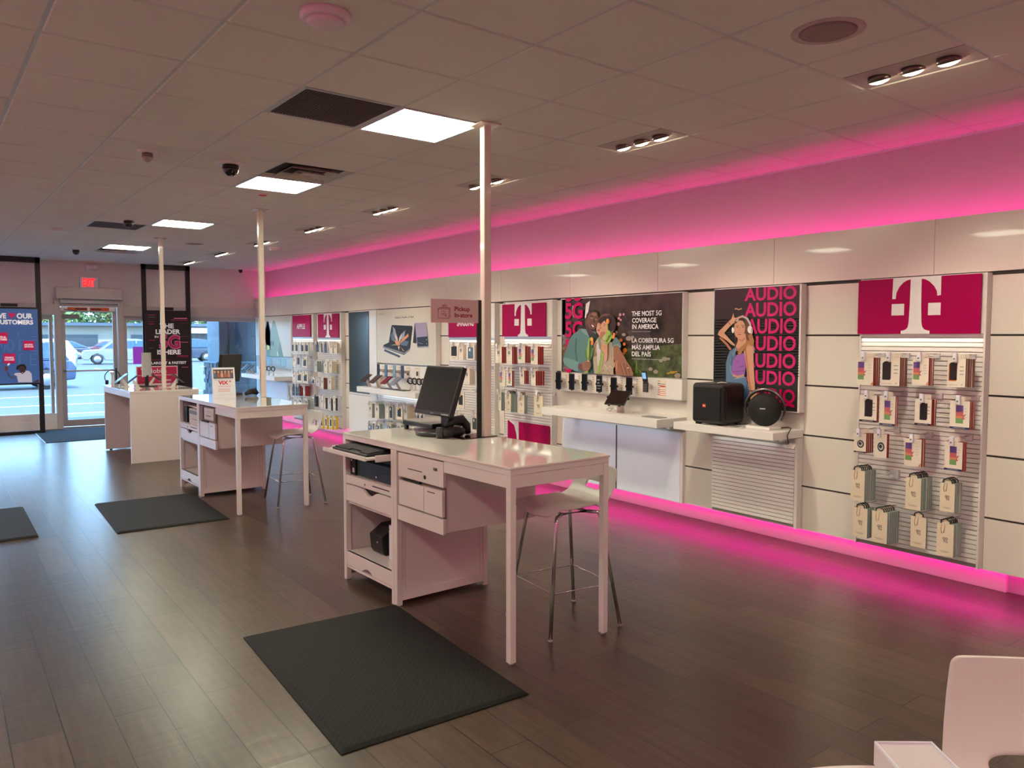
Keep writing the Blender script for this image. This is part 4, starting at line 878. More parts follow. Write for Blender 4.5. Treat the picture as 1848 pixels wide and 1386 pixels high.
stack(*o1, 438, 690, 185, 562, 795, 5, 'black', BRED, 'white black-case box', WA, 'top row', C4[1])
stack(*o1, 862, 1080, 190, 555, 1148, 4, 'rainbowo', DRED, 'white rainbow-phone box', WA, 'top row', C4[2])
stack(*o1, 1325, 1568, 200, 580, 1700, 6, 'blacko', BRED, 'orange-and-black case box', WA, 'top row', C4[3])
stack(*o1, 155, 385, 690, 1045, 418, 2, 'blackb', DRED, 'black-edged case box', WA, 'second row', C4[0])
stack(*o1, 428, 635, 700, 1095, 668, 2, 'rainbowb', DRED, 'blue-footed rainbow box', WA, 'second row', C4[1])
stack(*o1, 895, 1115, 740, 1090, 1180, 4, 'blackb', DRED, 'black-edged case box', WA, 'second row', C4[2])
stack(*o1, 1358, 1622, 765, 1140, 1700, 5, 'rainbowb', DRED, 'blue-footed rainbow box', WA, 'second row', C4[3])
stack(*o2, 82, 245, 160, 420, 340, 4, 'ringb', DRED, 'ring-picture box', WA, 'third row', C4[0])
stack(*o2, 352, 520, 170, 485, 625, 1, 'ring', DRED, 'tilted thick ring box', WA, 'third row', C4[1])
stack(*o2, 755, 985, 235, 600, 1035, 2, 'rainbowo', DRED, 'white rainbow-phone box', WA, 'third row', C4[2])
stack(*o2, 1282, 1525, 275, 660, 1585, 2, 'rainbowb', DRED, 'blue-footed rainbow box', WA, 'third row', C4[3])
stack(*o2, 35, 220, 655, 1060, 375, 6, 'goto', TEAL, 'cream lettered box', WA, 'fourth row', C4[0], hk=False)
stack(*o2, 765, 975, 755, 1180, 1130, 6, 'goto', TEAL, 'cream lettered box', WA, 'fourth row', C4[2], hk=False)
stack(*o3, 1222, 1420, -60, 322, 1525, 4, 'goto', TEAL, 'cream lettered box', WA, 'fourth row', C4[3], hk=False)
stack(*o3, 70, 262, 270, 660, 350, 3, 'goto', TEAL, 'cream lettered box', WA, 'bottom row', C4[0], hk=False)
stack(*o3, 318, 525, 320, 738, 680, 6, 'goto', TEAL, 'cream lettered box', WA, 'bottom row', C4[1], hk=False)
stack(*o3, 832, 1040, 388, 798, 1060, 1, 'goto', TEAL, 'single cream lettered box', WA, 'bottom row', C4[2], hk=False)
stack(*o3, 1180, 1405, 478, 912, 1525, 5, 'goto', TEAL, 'cream lettered box', WA, 'bottom row', C4[3], hk=False)
for (o_, x, y, lab) in ((o2, 128, 640, 'fourth row, first peg from the left'), (o2, 870, 742, 'fourth row, third peg from the left'), (o3, 1320, -75, 'fourth row, rightmost peg'), (o3, 165, 255, 'bottom row, first peg from the left'), (o3, 420, 308, 'bottom row, second peg from the left'), (o3, 935, 375, 'bottom row, third peg from the left'), (o3, 1290, 465, 'bottom row, rightmost peg')):
    p = onX(o_[0]+x/o_[2], o_[1]+y/o_[2], 5.02)
    b = MB(); b.tube([(5.245, p.y, p.z+.012), (5.03, p.y, p.z+.016)], .003, CHROME, 6)
    tag(b.obj('peg_hook', origin=(5.24, p.y, p.z)), 'peg through cream boxes, %s, nearest rack' % lab, 'hook')
p = onX(1530+600/7.392, 760+690/7.392, 5.2)
b = MB(); b.tube([(5.24, p.y, p.z), (5.04, p.y+.0, p.z-.004)], .003, TAGW, 6).box(5.215, 5.24, p.y-.03, p.y+.03, p.z-.04, p.z+.02, M('clear_plate'))
tag(b.obj('peg_hook', origin=(5.24, p.y, p.z)), 'empty white peg in the fourth row of the nearest rack', 'hook')
WB = 'couple-poster rack'; o5 = (780, 540, 8.035); o6 = (780, 660, 8.035)
for args in ((o5, 915, 1008, 690, 925, 1080, 3, 'plain', DRED, 'red-edged white box', 'top row', 0), (o5, 1075, 1160, 690, 935, 1240, 4, 'plain', DRED, 'red-edged white box', 'top row', 1), (o5, 1248, 1345, 680, 920, 1430, 4, 'rainbow', DRED, 'rainbow-phone box', 'top row', 2), (o5, 1432, 1530, 685, 945, 1620, 3, 'rainbow', DRED, 'rainbow-phone box', 'top row', 3),
             (o6, 978, 1058, 60, 295, 1068, 1, 'rainbow', CARD, 'single rainbow-phone box', 'second row', 0), (o6, 1085, 1158, 70, 305, 1190, 2, 'rainbowb', DRED, 'blue-footed rainbow box', 'second row', 1), (o6, 1270, 1335, 70, 262, 1403, 3, 'plain', DRED, 'red-edged white box', 'second row', 2), (o6, 1437, 1502, 78, 285, 1632, 4, 'plain', DRED, 'red-edged white box', 'second row', 3)):
    q = args; stack(*q[0], *q[1:10], WB, q[10], C4[q[11]])
for args in ((960, 1000, 385, 648, 1053, 4, 'plain', TEAL, 0), (1070, 1140, 405, 668, 1238, 6, 'goto', TEAL, 1), (1245, 1333, 425, 690, 1383, 3, 'goto', TEAL, 2), (1478, 1602, 435, 730, 1612, 1, 'goto', CREAMP, 3)):
    stack(*o6, *args[:8], 'green-edged cream box' if args[5] > 1 else 'single cream box', WB, 'bottom row', C4[args[8]])
WC = 'rack behind monitor'
for x0, x1, yt, yb, x2, n_, k_, c_, o_ in ((258, 372, 660, 875, 380, 1, 'blackcase', 0, o5), (385, 450, 665, 878, 500, 3, 'plain', 1, o5), (503, 612, 668, 882, 668, 3, 'window', 2, o5)):
    stack(*o_, x0, x1, yt, yb, x2, n_, k_, CARD, 'white hanging case', WC, 'top row', C4[c_])
for x0, x1, yt, yb, x2, n_, k_, c_, o_, rw in ((465, 545, 48, 272, 622, 4, 'plain', 0, o6, 'second row'), (632, 668, 50, 290, 690, 2, 'plain', 1, o6, 'second row'), (365, 462, 385, 620, 475, 1, 'dot', 0, o6, 'third row'), (573, 652, 728, 945, 660, 1, 'window', 1, o6, 'bottom row'), (345, 400, 690, 900, 470, 2, 'plain', 0, o6, 'bottom row')):
    stack(*o_, x0, x1, yt, yb, x2, n_, k_, CARD, 'white hanging case' if k_ != 'dot' else 'yellow-dotted black case', WC, rw, C4[c_])
WF = 'folding-phone slats'; z4 = (620, 660, 9.24)
c_ = 0
for x0, x1, yt, yb, x2, n_, k_, sd in ((410, 478, 630, 862, 520, 3, 'plain', TEAL), (526, 590, 640, 875, 690, 4, 'plain', TEAL), (697, 748, 650, 890, 757, 1, 'tealbox', TEAL), (757, 825, 650, 893, 850, 2, 'window', TEAL), (880, 980, 670, 900, 1008, 2, 'dot', CARD), (1012, 1062, 690, 915, 1190, 6, 'plainw', CREAMP), (1225, 1268, 800, 890, 1275, 1, 'window', CARD), (1280, 1335, 800, 890, 1345, 1, 'window', CARD)):
    stack(*z4, x0, x1, yt, yb, x2, n_, k_, sd, 'pale hanging case', WF, 'upper row', C4[c_]); c_ += 1
c_ = 0
for x0, x1, x2, n_ in ((397, 488, 520, 2), (526, 606, 650, 3), (720, 795, 880, 5), (890, 960, 1050, 3)):
    stack(*z4, x0, x1, 955+c_*12, 1180, x2, n_, 'window', TEAL, 'dark-windowed hanging case', WF, 'lower row', C4[c_]); c_ += 1
WD_ = 'dark-panel rack'; z1 = (440, 540, 9.24); z2 = (440, 660, 9.24)
def row(z_, items, where, rw, hk=False, xf=5.12):
    for c_, (x0, x1, yt, yb, x2, n_, k_, sd, ds) in enumerate(items): stack(*z_, x0, x1, yt, yb, x2, n_, k_, sd, ds, where, rw, C4[c_], hk=hk, xf=xf)
row(z1, [(1203, 1248, 735, 880, 1262, 2, 'dark', CARD, 'black hanging case'), (1264, 1292, 735, 885, 1310, 3, 'plainw', DARKP, 'white hanging case'), (1345, 1383, 735, 885, 1392, 1, 'dark', CARD, 'black hanging case'), (1430, 1478, 735, 900, 1500, 2, 'plain', CREAMP, 'cream hanging case'), (1505, 1550, 735, 905, 1600, 4, 'plain', CREAMP, 'cream hanging case')], WD_, 'top row', True)
row(z1, [(1183, 1222, 1035, 1210, 1300, 4, 'plainw', TEAL, 'grey-white hanging case'), (1335, 1388, 1035, 1225, 1415, 2, 'plain', CREAMP, 'cream hanging case'), (1420, 1470, 1040, 1225, 1555, 5, 'plain', CREAMP, 'cream hanging case')], WD_, 'second row', True)
row(z2, [(1122, 1185, 215, 300, 1190, 1, 'window', CARD, 'small dark boxed accessory'), (1200, 1268, 225, 340, 1280, 1, 'plainw', CARD, 'pale boxed accessory'), (1288, 1330, 200, 390, 1395, 4, 'plain', BRED, 'cream hanging case'), (1410, 1460, 200, 395, 1530, 4, 'plain', CREAMP, 'cream hanging case')], WD_, 'third row', True)
row(z2, [(1175, 1205, 510, 680, 1248, 3, 'dark', DARKP, 'black hanging case'), (1285, 1322, 530, 700, 1335, 2, 'plain', CARD, 'white hanging case'), (1337, 1362, 535, 718, 1398, 3, 'plain', DARKP, 'black-edged hanging case'), (1415, 1455, 540, 745, 1485, 3, 'plainw', DARKP, 'white hanging case'), (1495, 1530, 540, 745, 1565, 3, 'plain', DARKP, 'black-edged hanging case')], WD_, 'fourth row', True)
row(z2, [(1178, 1195, 830, 1000, 1212, 2, 'plain', DARKP, 'black-edged hanging case'), (1280, 1325, 860, 1050, 1345, 2, 'yellow', YELL, 'yellow boxed case'), (1348, 1395, 862, 1055, 1415, 2, 'yellow', YELL, 'yellow boxed case'), (1420, 1480, 868, 1062, 1500, 2, 'yellow', YELL, 'yellow boxed case'), (1505, 1535, 870, 1065, 1572, 3, 'yellow', YELL, 'yellow boxed case')], WD_, 'bottom row', True)
WE_ = 'farthest rack'
row(z1, [(793, 838, 745, 900, 850, 1, 'blackcase', CARD, 'white-carded black case'), (855, 905, 745, 902, 912, 1, 'blackcase', CARD, 'white-carded black case'), (948, 1000, 750, 905, 1005, 1, 'blackcase', CARD, 'white-carded black case'), (1012, 1080, 750, 905, 1088, 1, 'blackcase', CARD, 'white-carded black case')], WE_, 'top row', True)
row(z1, [(815, 868, 955, 1120, 878, 1, 'plain', CARD, 'white hanging case'), (882, 940, 958, 1130, 950, 1, 'blackcase', CARD, 'white-carded black case'), (978, 1052, 975, 1150, 1060, 1, 'dot', CARD, 'yellow-dotted black case')], WE_, 'second row', True)
row(z2, [(812, 868, 110, 275, 878, 1, 'plain', CARD, 'white hanging case'), (882, 968, 112, 285, 975, 1, 'dot', CARD, 'yellow-dotted black case'), (980, 1068, 115, 295, 1078, 1, 'dot', CARD, 'yellow-dotted black case')], WE_, 'third row', True)
row(z2, [(772, 800, 325, 490, 806, 1, 'plainw', CARD, 'white hanging case'), (808, 850, 328, 495, 856, 1, 'dark', CARD, 'black hanging case'), (866, 900, 330, 498, 905, 1, 'dark', CARD, 'black hanging case'), (908, 936, 335, 500, 990, 3, 'dark', DRED, 'dark red-edged case'), (992, 1020, 340, 505, 1110, 5, 'plainw', DRED, 'white red-edged case')], WE_, 'fourth row', True)
row(z2, [(772, 802, 550, 700, 812, 1, 'plainw', TEAL, 'white boxed case'), (832, 890, 555, 710, 896, 1, 'window', CARD, 'white boxed case'), (905, 966, 560, 715, 972, 1, 'window', CARD, 'white boxed case'), (995, 1060, 565, 720, 1108, 3, 'window', TEAL, 'white boxed case')], WE_, 'fifth row', True)
# devices on the folding-phone shelf and on the farthest shelf
def shelf_phone(x, y, z, rot, tilt, w, h, col, lab, grp):
    t = thing('display_phone', lab, 'phone', (x, y, z), rotz=R(rot), local=True, group=grp)
    MB().box(-.03, .05, -.035, .035, 0, .006, MOUNT).obj('base', t, bevel=.002)
    MB().prism([(-.005, -.015, .006), (.035, -.015, .006), (-.03, -.015, .11), (-.05, -.015, .10)], (0, .03, 0), MOUNT).obj('arm', t, bevel=.002)
    b = MB(); b.T = Matrix.Translation((-.05, 0, .125)) @ Matrix.Rotation(R(tilt), 4, 'Y'); b.box(-.005, .005, -w/2, w/2, -h/2, h/2, col); b.obj('device', t, bevel=.002)
WINE = M('wine_red_device', (96, 26, 34), .3); GB = M('grey_blue_device', (110, 124, 136), .3)
for k, (x, y, w, h, c_, d) in enumerate(((5.02, 10.22, .15, .17, INK, 'dark tablet'), (5.02, 9.92, .16, .18, M('dark_olive', (60, 56, 50), .3), 'olive-grey tablet'), (5.02, 9.58, .14, .16, WINE, 'wine-red folding phone'), (5.02, 9.32, .15, .17, GB, 'grey-blue tablet'))):
    shelf_phone(x, y, .93, 0, 52, w, h, c_, '%s tilted on a stand, %s from left on the folding-phone shelf' % (d, ordw(k)), 'devices on stands on the folding-phone shelf')
for k, (y, c_) in enumerate(((10.17, INK), (9.93, M('steel_blue', (74, 104, 132), .3)), (9.68, M('pale_blue_phone', (120, 150, 176), .3)), (9.45, M('dark_navy', (24, 32, 48), .3)))):
    t = thing('display_phone', '%s upright phone on the rail below the folding-phone poster, %s from left' % (('black', 'steel blue', 'pale blue', 'dark navy')[k], ordw(k)), 'phone', (5.22, y, 1.08), group='upright phones on the rail below the folding-phone poster')
    MB().box(5.14, 5.151, y-.038, y+.038, 1.08, 1.255, c_).obj('body', t, bevel=.004); MB().tube([(5.151, y, 1.165), (5.25, y, 1.165)], .02, MOUNT, 12).obj('mount', t)
for k, (y0, y1) in enumerate(((9.75, 9.58), (9.52, 9.36), (9.30, 9.10))):
    b = MB().box(4.96, 5.08, y1, y0, .93, .940, M('flat_device', (52, 44, 44), .2)); tag(b.obj('flat_tablet', origin=(5.02, y0, .93), bevel=.002), 'thin dark tablet lying flat, %s from left on the folding-phone shelf' % ordw(k), 'tablet', 'flat tablets on the folding-phone shelf')
def watch(x, y, z, lab, grp):
    t = thing('display_watch', lab, 'watch', (x, y, z), group=grp)
    MB().tube([(x, y, z), (x, y, z+.09)], .018, TAGW, 14).obj('stand', t)
    MB().tube([(x+.036*math.cos(a*.5), y+.012*math.sin(a*.5), z+.125+.04*math.sin(a*.5)) for a in range(12)], .009, INK, 8, closed=True).obj('strap', t)
    MB().lathe([(0, -.006), (.022, -.006), (.022, .006), (0, .006)], (x-.038, y, z+.125), BLACK, 16, 'X').obj('watch_face', t)
for k, y in enumerate((9.22, 9.10, 8.98, 8.87)): watch(5.14, y, .93, 'black smartwatch on a white stand, %s from left on the folding-phone shelf' % ordw(k), 'smartwatches on the folding-phone shelf')
for k, y in enumerate((15.05, 14.85, 14.65, 14.42)): watch(5.1, y, .92, 'dark smartwatch on a stand, %s from left on the shelf under the green poster' % ordw(k), 'smartwatches on the farthest shelf')
for k, (y, c_) in enumerate(((15.68, GB), (15.5, INK), (15.32, INK))): shelf_phone(5.02, y, .92, 0, 50, .12, .16, c_, 'tilted phone on a stand, %s from left on the shelf under the green poster' % ordw(k), 'phones on stands on the farthest shelf')
# ================================================================== counters
CA = R(-1.97)*-1
CAB = M('counter_white', (228, 220, 216), 0.3, coat=.15, noise=.01, scale=3)
EDGE = M('counter_joint', (120, 100, 96), .6)
SLOT = M('slot_dark', (40, 30, 30), .7)
KEYM = M('key_brushed', (150, 140, 136), .3, metal=.8)
def counter(ox, oy, label, first):
    t = thing('service_counter', label, 'counter', (ox, oy, 0), rotz=CA, local=True, group='white service counters with open shelves')
    W_, L_, H_ = .69, 1.826, 1.005
    # glossy top with a thin edge line
    MB().box(-.006, W_+.006, -.006, L_+.006, H_-.012, H_, TOPW).obj('counter_top', t, bevel=.002)
    MB().box(0, W_, 0, L_, H_-.042, H_-.012, CAB).obj('top_frame', t, bevel=.0015)
    for x in (0, W_-.037):
        lg = MB().box(x, x+.037, 0, .037, .012, H_-.042, CAB).obj('leg', t, bevel=.002)
        MB().lathe([(0, 0), (.013, 0), (.015, .004), (.012, .013), (0, .013)], (x+.0185, .0185, 0), ALU, 14).obj('foot', lg)
    # end apron and side apron
    MB().box(.037, W_-.037, .004, .022, .898, H_-.043, CAB).obj('apron', t, bevel=.001)
    MB().box(.004, .022, .037, .60, .898, H_-.043, CAB).obj('apron', t, bevel=.001)
    MB().box(W_-.022, W_-.004, .037, .60, .898, H_-.043, CAB).obj('apron', t, bevel=.001)
    # cabinet carcass
    MB().box(0, .037, 1.789, L_, 0, H_-.042, CAB).obj('post', t, bevel=.002)
    MB().box(0, .037, 1.152, 1.182, 0, H_-.042, CAB).obj('post', t, bevel=.002)
    MB().box(0, .037, 1.112, 1.150, 0, H_-.042, CAB).obj('post', t, bevel=.002)
    MB().box(W_-.037, W_, 1.112, 1.150, 0, H_-.042, CAB).obj('post', t, bevel=.002)
    MB().box(W_-.02, W_, 1.15, L_, .03, H_-.042, CAB).obj('back_panel', t)
    MB().box(.037, W_-.02, L_-.018, L_, .03, H_-.042, CAB).obj('side_panel', t)
    p = MB().box(.037, W_-.037, 1.120, 1.138, .03, H_-.042, CAB); p.box(.037, W_-.037, 1.112, 1.120, .03, .082, CAB)
    p.box(.060, .063, 1.119, 1.1205, .085, .93, EDGE).box(W_-.063, W_-.060, 1.119, 1.1205, .085, .93, EDGE); p.obj('side_panel', t, bevel=.001)
    MB().box(.004, W_-.02, 1.182, 1.789, .705, .722, CAB).obj('shelf', t, bevel=.001)
    MB().box(.02, W_-.02, 1.182, 1.789, .525, .54, CAB).obj('shelf', t, bevel=.001)
    MB().box(.004, W_-.02, 1.182, 1.789, .185, .20, CAB).obj('shelf', t, bevel=.001)
    # till panel with slot and lock, wavy drawer, wavy plinth board
    f = MB().box(.002, .02, 1.184, 1.787, .668, .716, CAB); f.box(.0, .003, 1.20, 1.42, .694, .703, SLOT).obj('till_panel', t, bevel=.001)
    MB().lathe([(0, 0), (.008, 0), (.008, .004), (0, .004)], (-.001, 1.52, .692), KEYM, 14, 'X').obj('lock', t)
    def wavy(z0, z1, dip, yc, hw, name, up=True):
        pts = []; a, b_ = 1.184, 1.787
        top = [(b_, z1)] + [(yc+hw-2*hw*k/16, z1-dip*.5*(1-math.cos(2*math.pi*k/16))) for k in range(17)] + [(a, z1)]
        if up: pts = [(.002, y, z) for y, z in top] + [(.002, a, z0), (.002, b_, z0)]
        else:
            bot = [(b_, z0)] + [(yc+hw-2*hw*k/16, z0+dip*math.sin(math.pi*k/16)) for k in range(17)] + [(a, z0)]
            pts = [(.002, y, z) for y, z in bot] + [(.002, a, z1), (.002, b_, z1)]
        b = MB().prism(pts, (.018, 0, 0), CAB)
        return b.obj(name, t, bevel=.0008)
    wavy(.548, .660, .035, 1.46, .12, 'drawer')
    MB().box(.03, .034, 1.184, 1.787, .55, .67, SLOT).obj('drawer_inside', t)
    wavy(.108, .20, .028, 1.50, .075, 'plinth_board', False)
    MB().box(.004, .02, 1.182, 1.789, .088, .104, CAB).obj('bottom_rail', t, bevel=.001)
    # hanging drawer block over the knee space
    MB().box(.024, W_-.006, .612, 1.112, .55, .898, CAB).obj('drawer_block', t, bevel=.0015)
    MB().box(-.002, .02, .598, 1.095, .545, .632, CAB).obj('drawer', t, bevel=.0015)
    d = MB().box(.0, .02, .612, .80, .642, .79 if first else .80, CAB); d.box(-.001, .0, .685, .765, .765, .771, SLOT).obj('door', t, bevel=.001)
    d = MB().box(.0, .02, .806, 1.085, .642, .79, CAB); d.obj('door', t, bevel=.001)
    MB().box(.006, .02, .86, 1.05, .792, .806, SLOT).obj('slot', t)
    MB().box(.021, .024, .605, 1.10, .545, .90, EDGE).obj('backing_joint', t)
    if first:
        d = MB().box(.0, .02, .60, 1.09, .812, .955, CAB); d.box(-.001, 0, .82, .98, .868, .874, SLOT)
        d.obj('printer_door', t, bevel=.001)
        MB().box(-.002, .001, .66, .70, .896, .914, KEYM).box(-.003, -.001, .665, .675, .899, .911, SLOT).obj('catch', t, bevel=.001)
        MB().lathe([(0, 0), (.012, 0), (.012, .005), (0, .005)], (-.002, .79, .845), SLOT, 16, 'X').obj('lock', t)
    else:
        MB().box(.006, .024, .605, 1.10, .81, .95, EDGE).obj('recess', t)
        p = MB().box(-.004, .05, .64, .93, .825, .94, M('printer_body', (206, 200, 192), .5)); p.box(-.006, -.004, .72, .86, .86, .868, SLOT).box(-.006, -.004, .70, .90, .905, .909, GREY).box(-.006, -.004, .66, .67, .88, .89, KEYM).obj('receipt_printer', t, bevel=.004)
        MB().box(.0, .03, .955, .99, .82, .945, SLOT).obj('slot', t)
    return t
c1 = counter(2.258, 3.048, 'nearest white counter with keyboard tray pulled out and monitor on top', True)
c2 = counter(2.185, 7.158, 'middle white counter with a printer and an advert card on top', False)
def local(c, x, y, z):
    a = CA; return Vector((c[0]+x*math.cos(a)-y*math.sin(a), c[1]+x*math.sin(a)+y*math.cos(a), z))
O1 = (2.258, 3.048); O2 = (2.185, 7.158)
def on(c, x, y, z, name, lab, cat, rot=0, group=None):
    return thing(name, lab, cat, local(c, x, y, z), rotz=CA+R(rot), group=group, local=True)
# --- keyboard tray (part) and things on / in the first counter
MB().box(-.16, .30, 1.19, 1.775, .905, .918, CAB).box(-.17, -.16, 1.19, 1.775, .902, .926, CAB).obj('keyboard_tray', c1, bevel=.001)
for y_ in (1.184, 1.775): MB().box(-.10, .28, y_, y_+.012, .89, .93, CAB).obj('tray_runner', c1, bevel=.001)
t = on(O1, -.05, 1.47, .918, 'keyboard', 'black keyboard on the pull-out tray of the nearest counter', 'keyboard')
b = MB().prism([(-.085, -.235, 0), (.085, -.235, 0), (.085, -.235, .03), (-.085, -.235, .014)], (0, .47, 0), BLKP); b.obj('body', t, bevel=.003, seg=2)
b = MB(); b.T = Matrix.Translation((0, 0, .022)) @ Matrix.Rotation(math.atan2(-.016, .17), 4, 'Y')
for r_ in range(6):
    for c_ in range(20):
        if r_ == 0 and 4 < c_ < 11: continue
        x = -.07+r_*.0235; y = -.225+c_*.0226; b.box(x, x+.019, y, y+.0185, 0, .007, M('key_black', (30, 30, 31), .5))
b.obj('keys', t)
t = on(O1, .05, 1.50, .722, 'cash_drawer', 'dark navy metal cash drawer inside the nearest counter', 'cash drawer')
MB().box(0, .40, -.30, .20, .0, .115, M('navy_metal', (30, 36, 46), .4)).obj('case', t, bevel=.004)
f = MB().box(-.012, 0, -.295, .195, .005, .11, MC['navy_metal']); f.box(-.0135, -.012, -.02, .14, .06, .065, BLACK).box(-.0135, -.012, -.25, -.09, .06, .065, BLACK); f.obj('drawer_front', t, bevel=.003)
MB().lathe([(0, 0), (.010, 0), (.010, .005), (0, .005)], (-.016, -.07, .03), CHROME, 14, 'X').obj('lock', t)
MB().box(.02, .36, -.29, .19, .115, .16, BLACK).box(.01, .03, .05, .10, .14, .155, CHROME).obj('upper_unit', t, bevel=.003)
t = on(O1, .10, 1.74, .722, 'network_box', 'black upright box with a white label, beside the cash drawer in the nearest counter', 'box')
MB().box(-.07, .20, -.035, .04, 0, .175, BLACK).obj('case', t, bevel=.004); MB().box(-.072, -.07, -.02, .005, .02, .05, TXTW).obj('label', t); MB().lathe([(0, 0), (.008, 0), (.008, .004), (0, .004)], (-.074, .015, .10), CHROME, 12, 'X').obj('knob', t)
t = on(O1, .14, 1.57, .20, 'label_printer', 'black faceted printer on the low shelf of the nearest counter', 'printer')
MB().prism([(0, .10, 0), (.24, .10, 0), (.24, .10, .19), (.06, .10, .19), (-.03, .10, .13), (-.02, .10, .03)], (0, -.17, 0), BLKP).obj('body', t, bevel=.006, seg=2)
MB().lathe([(0, 0), (.010, 0), (.010, .006), (0, .006)], (-.026, 0, .085), GREY, 12, 'X').obj('button', t)
t = on(O1, .13, 1.32, .20, 'paper_box', 'white box beside the black printer on the low shelf of the nearest counter', 'box')
MB().box(0, .30, -.13, .12, 0, .225, TAGW).box(-.003, 0, -.12, .10, .01, .185, TAGW).obj('case', t, bevel=.003); MB().box(-.004, -.003, .105, .112, .19, .197, GREY).obj('stud', t)
# monitor
t = on(O1, .47, 1.27, 1.0052, 'monitor', 'black monitor on a swivel foot on the nearest counter', 'monitor')
b = MB(); T = Matrix.Translation((-.055, 0, .295)) @ Matrix.Rotation(R(19), 4, 'Y'); b.T = T
b.box(-.012, .024, -.212, .212, -.165, .165, BLKP).box(.02, .05, -.12, .12, -.1, .1, BLKP); bd = b.obj('housing', t, bevel=.006, seg=2)
b = MB(); b.T = T; b.box(-.0125, -.012, -.198, .198, -.142, .151, SCREEN); b.obj('screen', bd)
b = MB(); b.T = T; b.box(-.0135, -.012, -.025, .01, -.158, -.152, GREY)
for k in range(5): b.box(-.014, -.012, -.195+k*.017, -.185+k*.017, -.159, -.152, LGREY)
b.obj('buttons', bd)
MB().lathe([(0, 0), (.135, 0), (.142, .006), (.138, .022), (.12, .030), (.05, .033), (0, .033)], (-.04, .05, 0), M('monitor_foot', (24, 22, 23), .35), 40).obj('foot', t)
b = MB()
for k in range(14): b.box(-.10+k*.012, -.094+k*.012, -.03, .13, .031, .035, M('foot_ridge', (64, 52, 52), .35))
b.obj('foot_ridges', t)
MB().box(.0, .04, -.03, .07, .03, .20, BLKP).obj('neck', t, bevel=.006)
t = on(O1, .56, 1.56, 1.0052, 'device_tray', 'low black tray with a grey top behind the monitor on the nearest counter', 'tray')
MB().box(-.15, .10, -.21, .17, .035, .065, BLACK).obj('tray', t, bevel=.004); MB().box(-.145, .095, -.205, .165, .065, .069, M('tray_top', (150, 146, 142), .3)).obj('top_plate', t)
for x in (-.13, .08):
    for y in (-.19, .15): MB().box(x-.012, x+.012, y-.014, y+.014, 0, .036, BLACK).obj('foot', t, bevel=.003)
# scanner with its stand and coiled lead
t = on(O1, .46, 1.13, 1.0052, 'hand_scanner', 'black hand scanner lying beside the monitor on the nearest counter', 'scanner', rot=12)
b = MB(); b.tube([(-.11, .02, .035), (-.06, .0, .04), (0, -.01, .035), (.05, -.01, .035)], [.026, .034, .034, .02], BLKP, 14); b.obj('handle', t)
b = MB(); b.tube([(-.05, .05, .07), (.02, .06, .10), (.09, .05, .10), (.12, .03, .06), (.10, .0, .02)], [.022, .030, .036, .03, .02], BLKP, 14); b.obj('head', t)
MB().tube([(-.11, .045, .0), (-.11, .045, .07)], .026, M('scanner_grey', (56, 56, 58), .5), 16).obj('pod', t)
b = MB(); pts = []
for k in range(60): pts.append((-.04+k*.0016+.0, .012+.012*math.sin(k*1.3), .055+.010*math.cos(k*1.3)))
b.tube(pts, .003, TXTW, 5); b.obj('coiled_lead', t)
t = on(O1, .52, 1.22, 1.0052, 'card_pad', 'small pale green folded card among the cables by the monitor', 'card', rot=30)
MB().prism([(-.03, -.03, 0), (.035, -.03, 0), (.02, -.03, .07)], (0, .07, 0), M('pale_green_card', (176, 178, 140), .5)).obj('card', t, bevel=.002)
MB().tube([(-.03, -.04, .02), (0, -.045, .09), (.03, -.05, .10), (.03, -.04, .05), (-.02, -.05, .03), (-.04, -.04, .07), (.0, -.02, .11)], .003, INK).obj('cable', t)
# pickup sign on its stand
t = on(O1, .55, 1.02, 1.0052, 'pickup_sign', 'sign reading Pickup In-store on a black stand, on the nearest counter', 'sign')
MB().box(-.13, .14, -.02, .17, 0, .005, M('stand_base', (40, 14, 20), .12)).obj('base', t, bevel=.002)
MB().box(-.018, .018, -.012, -.002, .005, .878, BLACK).obj('upright', t, bevel=.002)
SGN = M('sign_mauve_white', (214, 184, 184), .45); MRN = M('sign_maroon', (150, 14, 52), .45)
b = MB(); b.box(-.365, -.012, -.016, -.008, .732, .876, SGN); X0, X1, Z0, Z1 = -.365, -.012, .732, .876; yy = -.0165
def sq(u, v, l=0): return (X0+(u-120)/(1460-120)*(X1-X0), yy-.0003*l, Z1-(v-140)/(815-140)*(Z1-Z0))
def sline(pts, w):
    A_ = Art(0, 0, 0, 1); A_.p = lambda x, y, l=0: Vector(sq(x, y)); A_.b = b; A_.line(pts, w, MRN)
for pts in ([(310, 420), (310, 685), (600, 685), (640, 660), (640, 400)], [(310, 425), (345, 390), (640, 390)], [(310, 425), (605, 425), (605, 685)], [(605, 425), (640, 395)], [(415, 385), (425, 335), (455, 310), (495, 330), (515, 385)], [(460, 385), (465, 320), (500, 285), (540, 310), (560, 385)],
            [(455, 540), (480, 610), (500, 600), (530, 640), (550, 625), (525, 585), (535, 570), (455, 540)], [(410, 480), (430, 505)], [(460, 465), (460, 495)], [(515, 475), (490, 505)], [(390, 545), (420, 543)], [(405, 600), (430, 575)]): sline(pts, 15)
for s_, x0, x1, yt, yb in (('Pickup', 770, 1210, 345, 515), ('In-store', 770, 1280, 520, 660)):
    a = Vector(sq(x0, yb, 1)); c = Vector(sq(x1, yb, 1)); d = Vector(sq(x0, yt, 1)); b.text(s_, a, (c.x-a.x, 0, 0), (0, 0, d.z-a.z), MRN, .03)
b.obj('sign_panel', t)
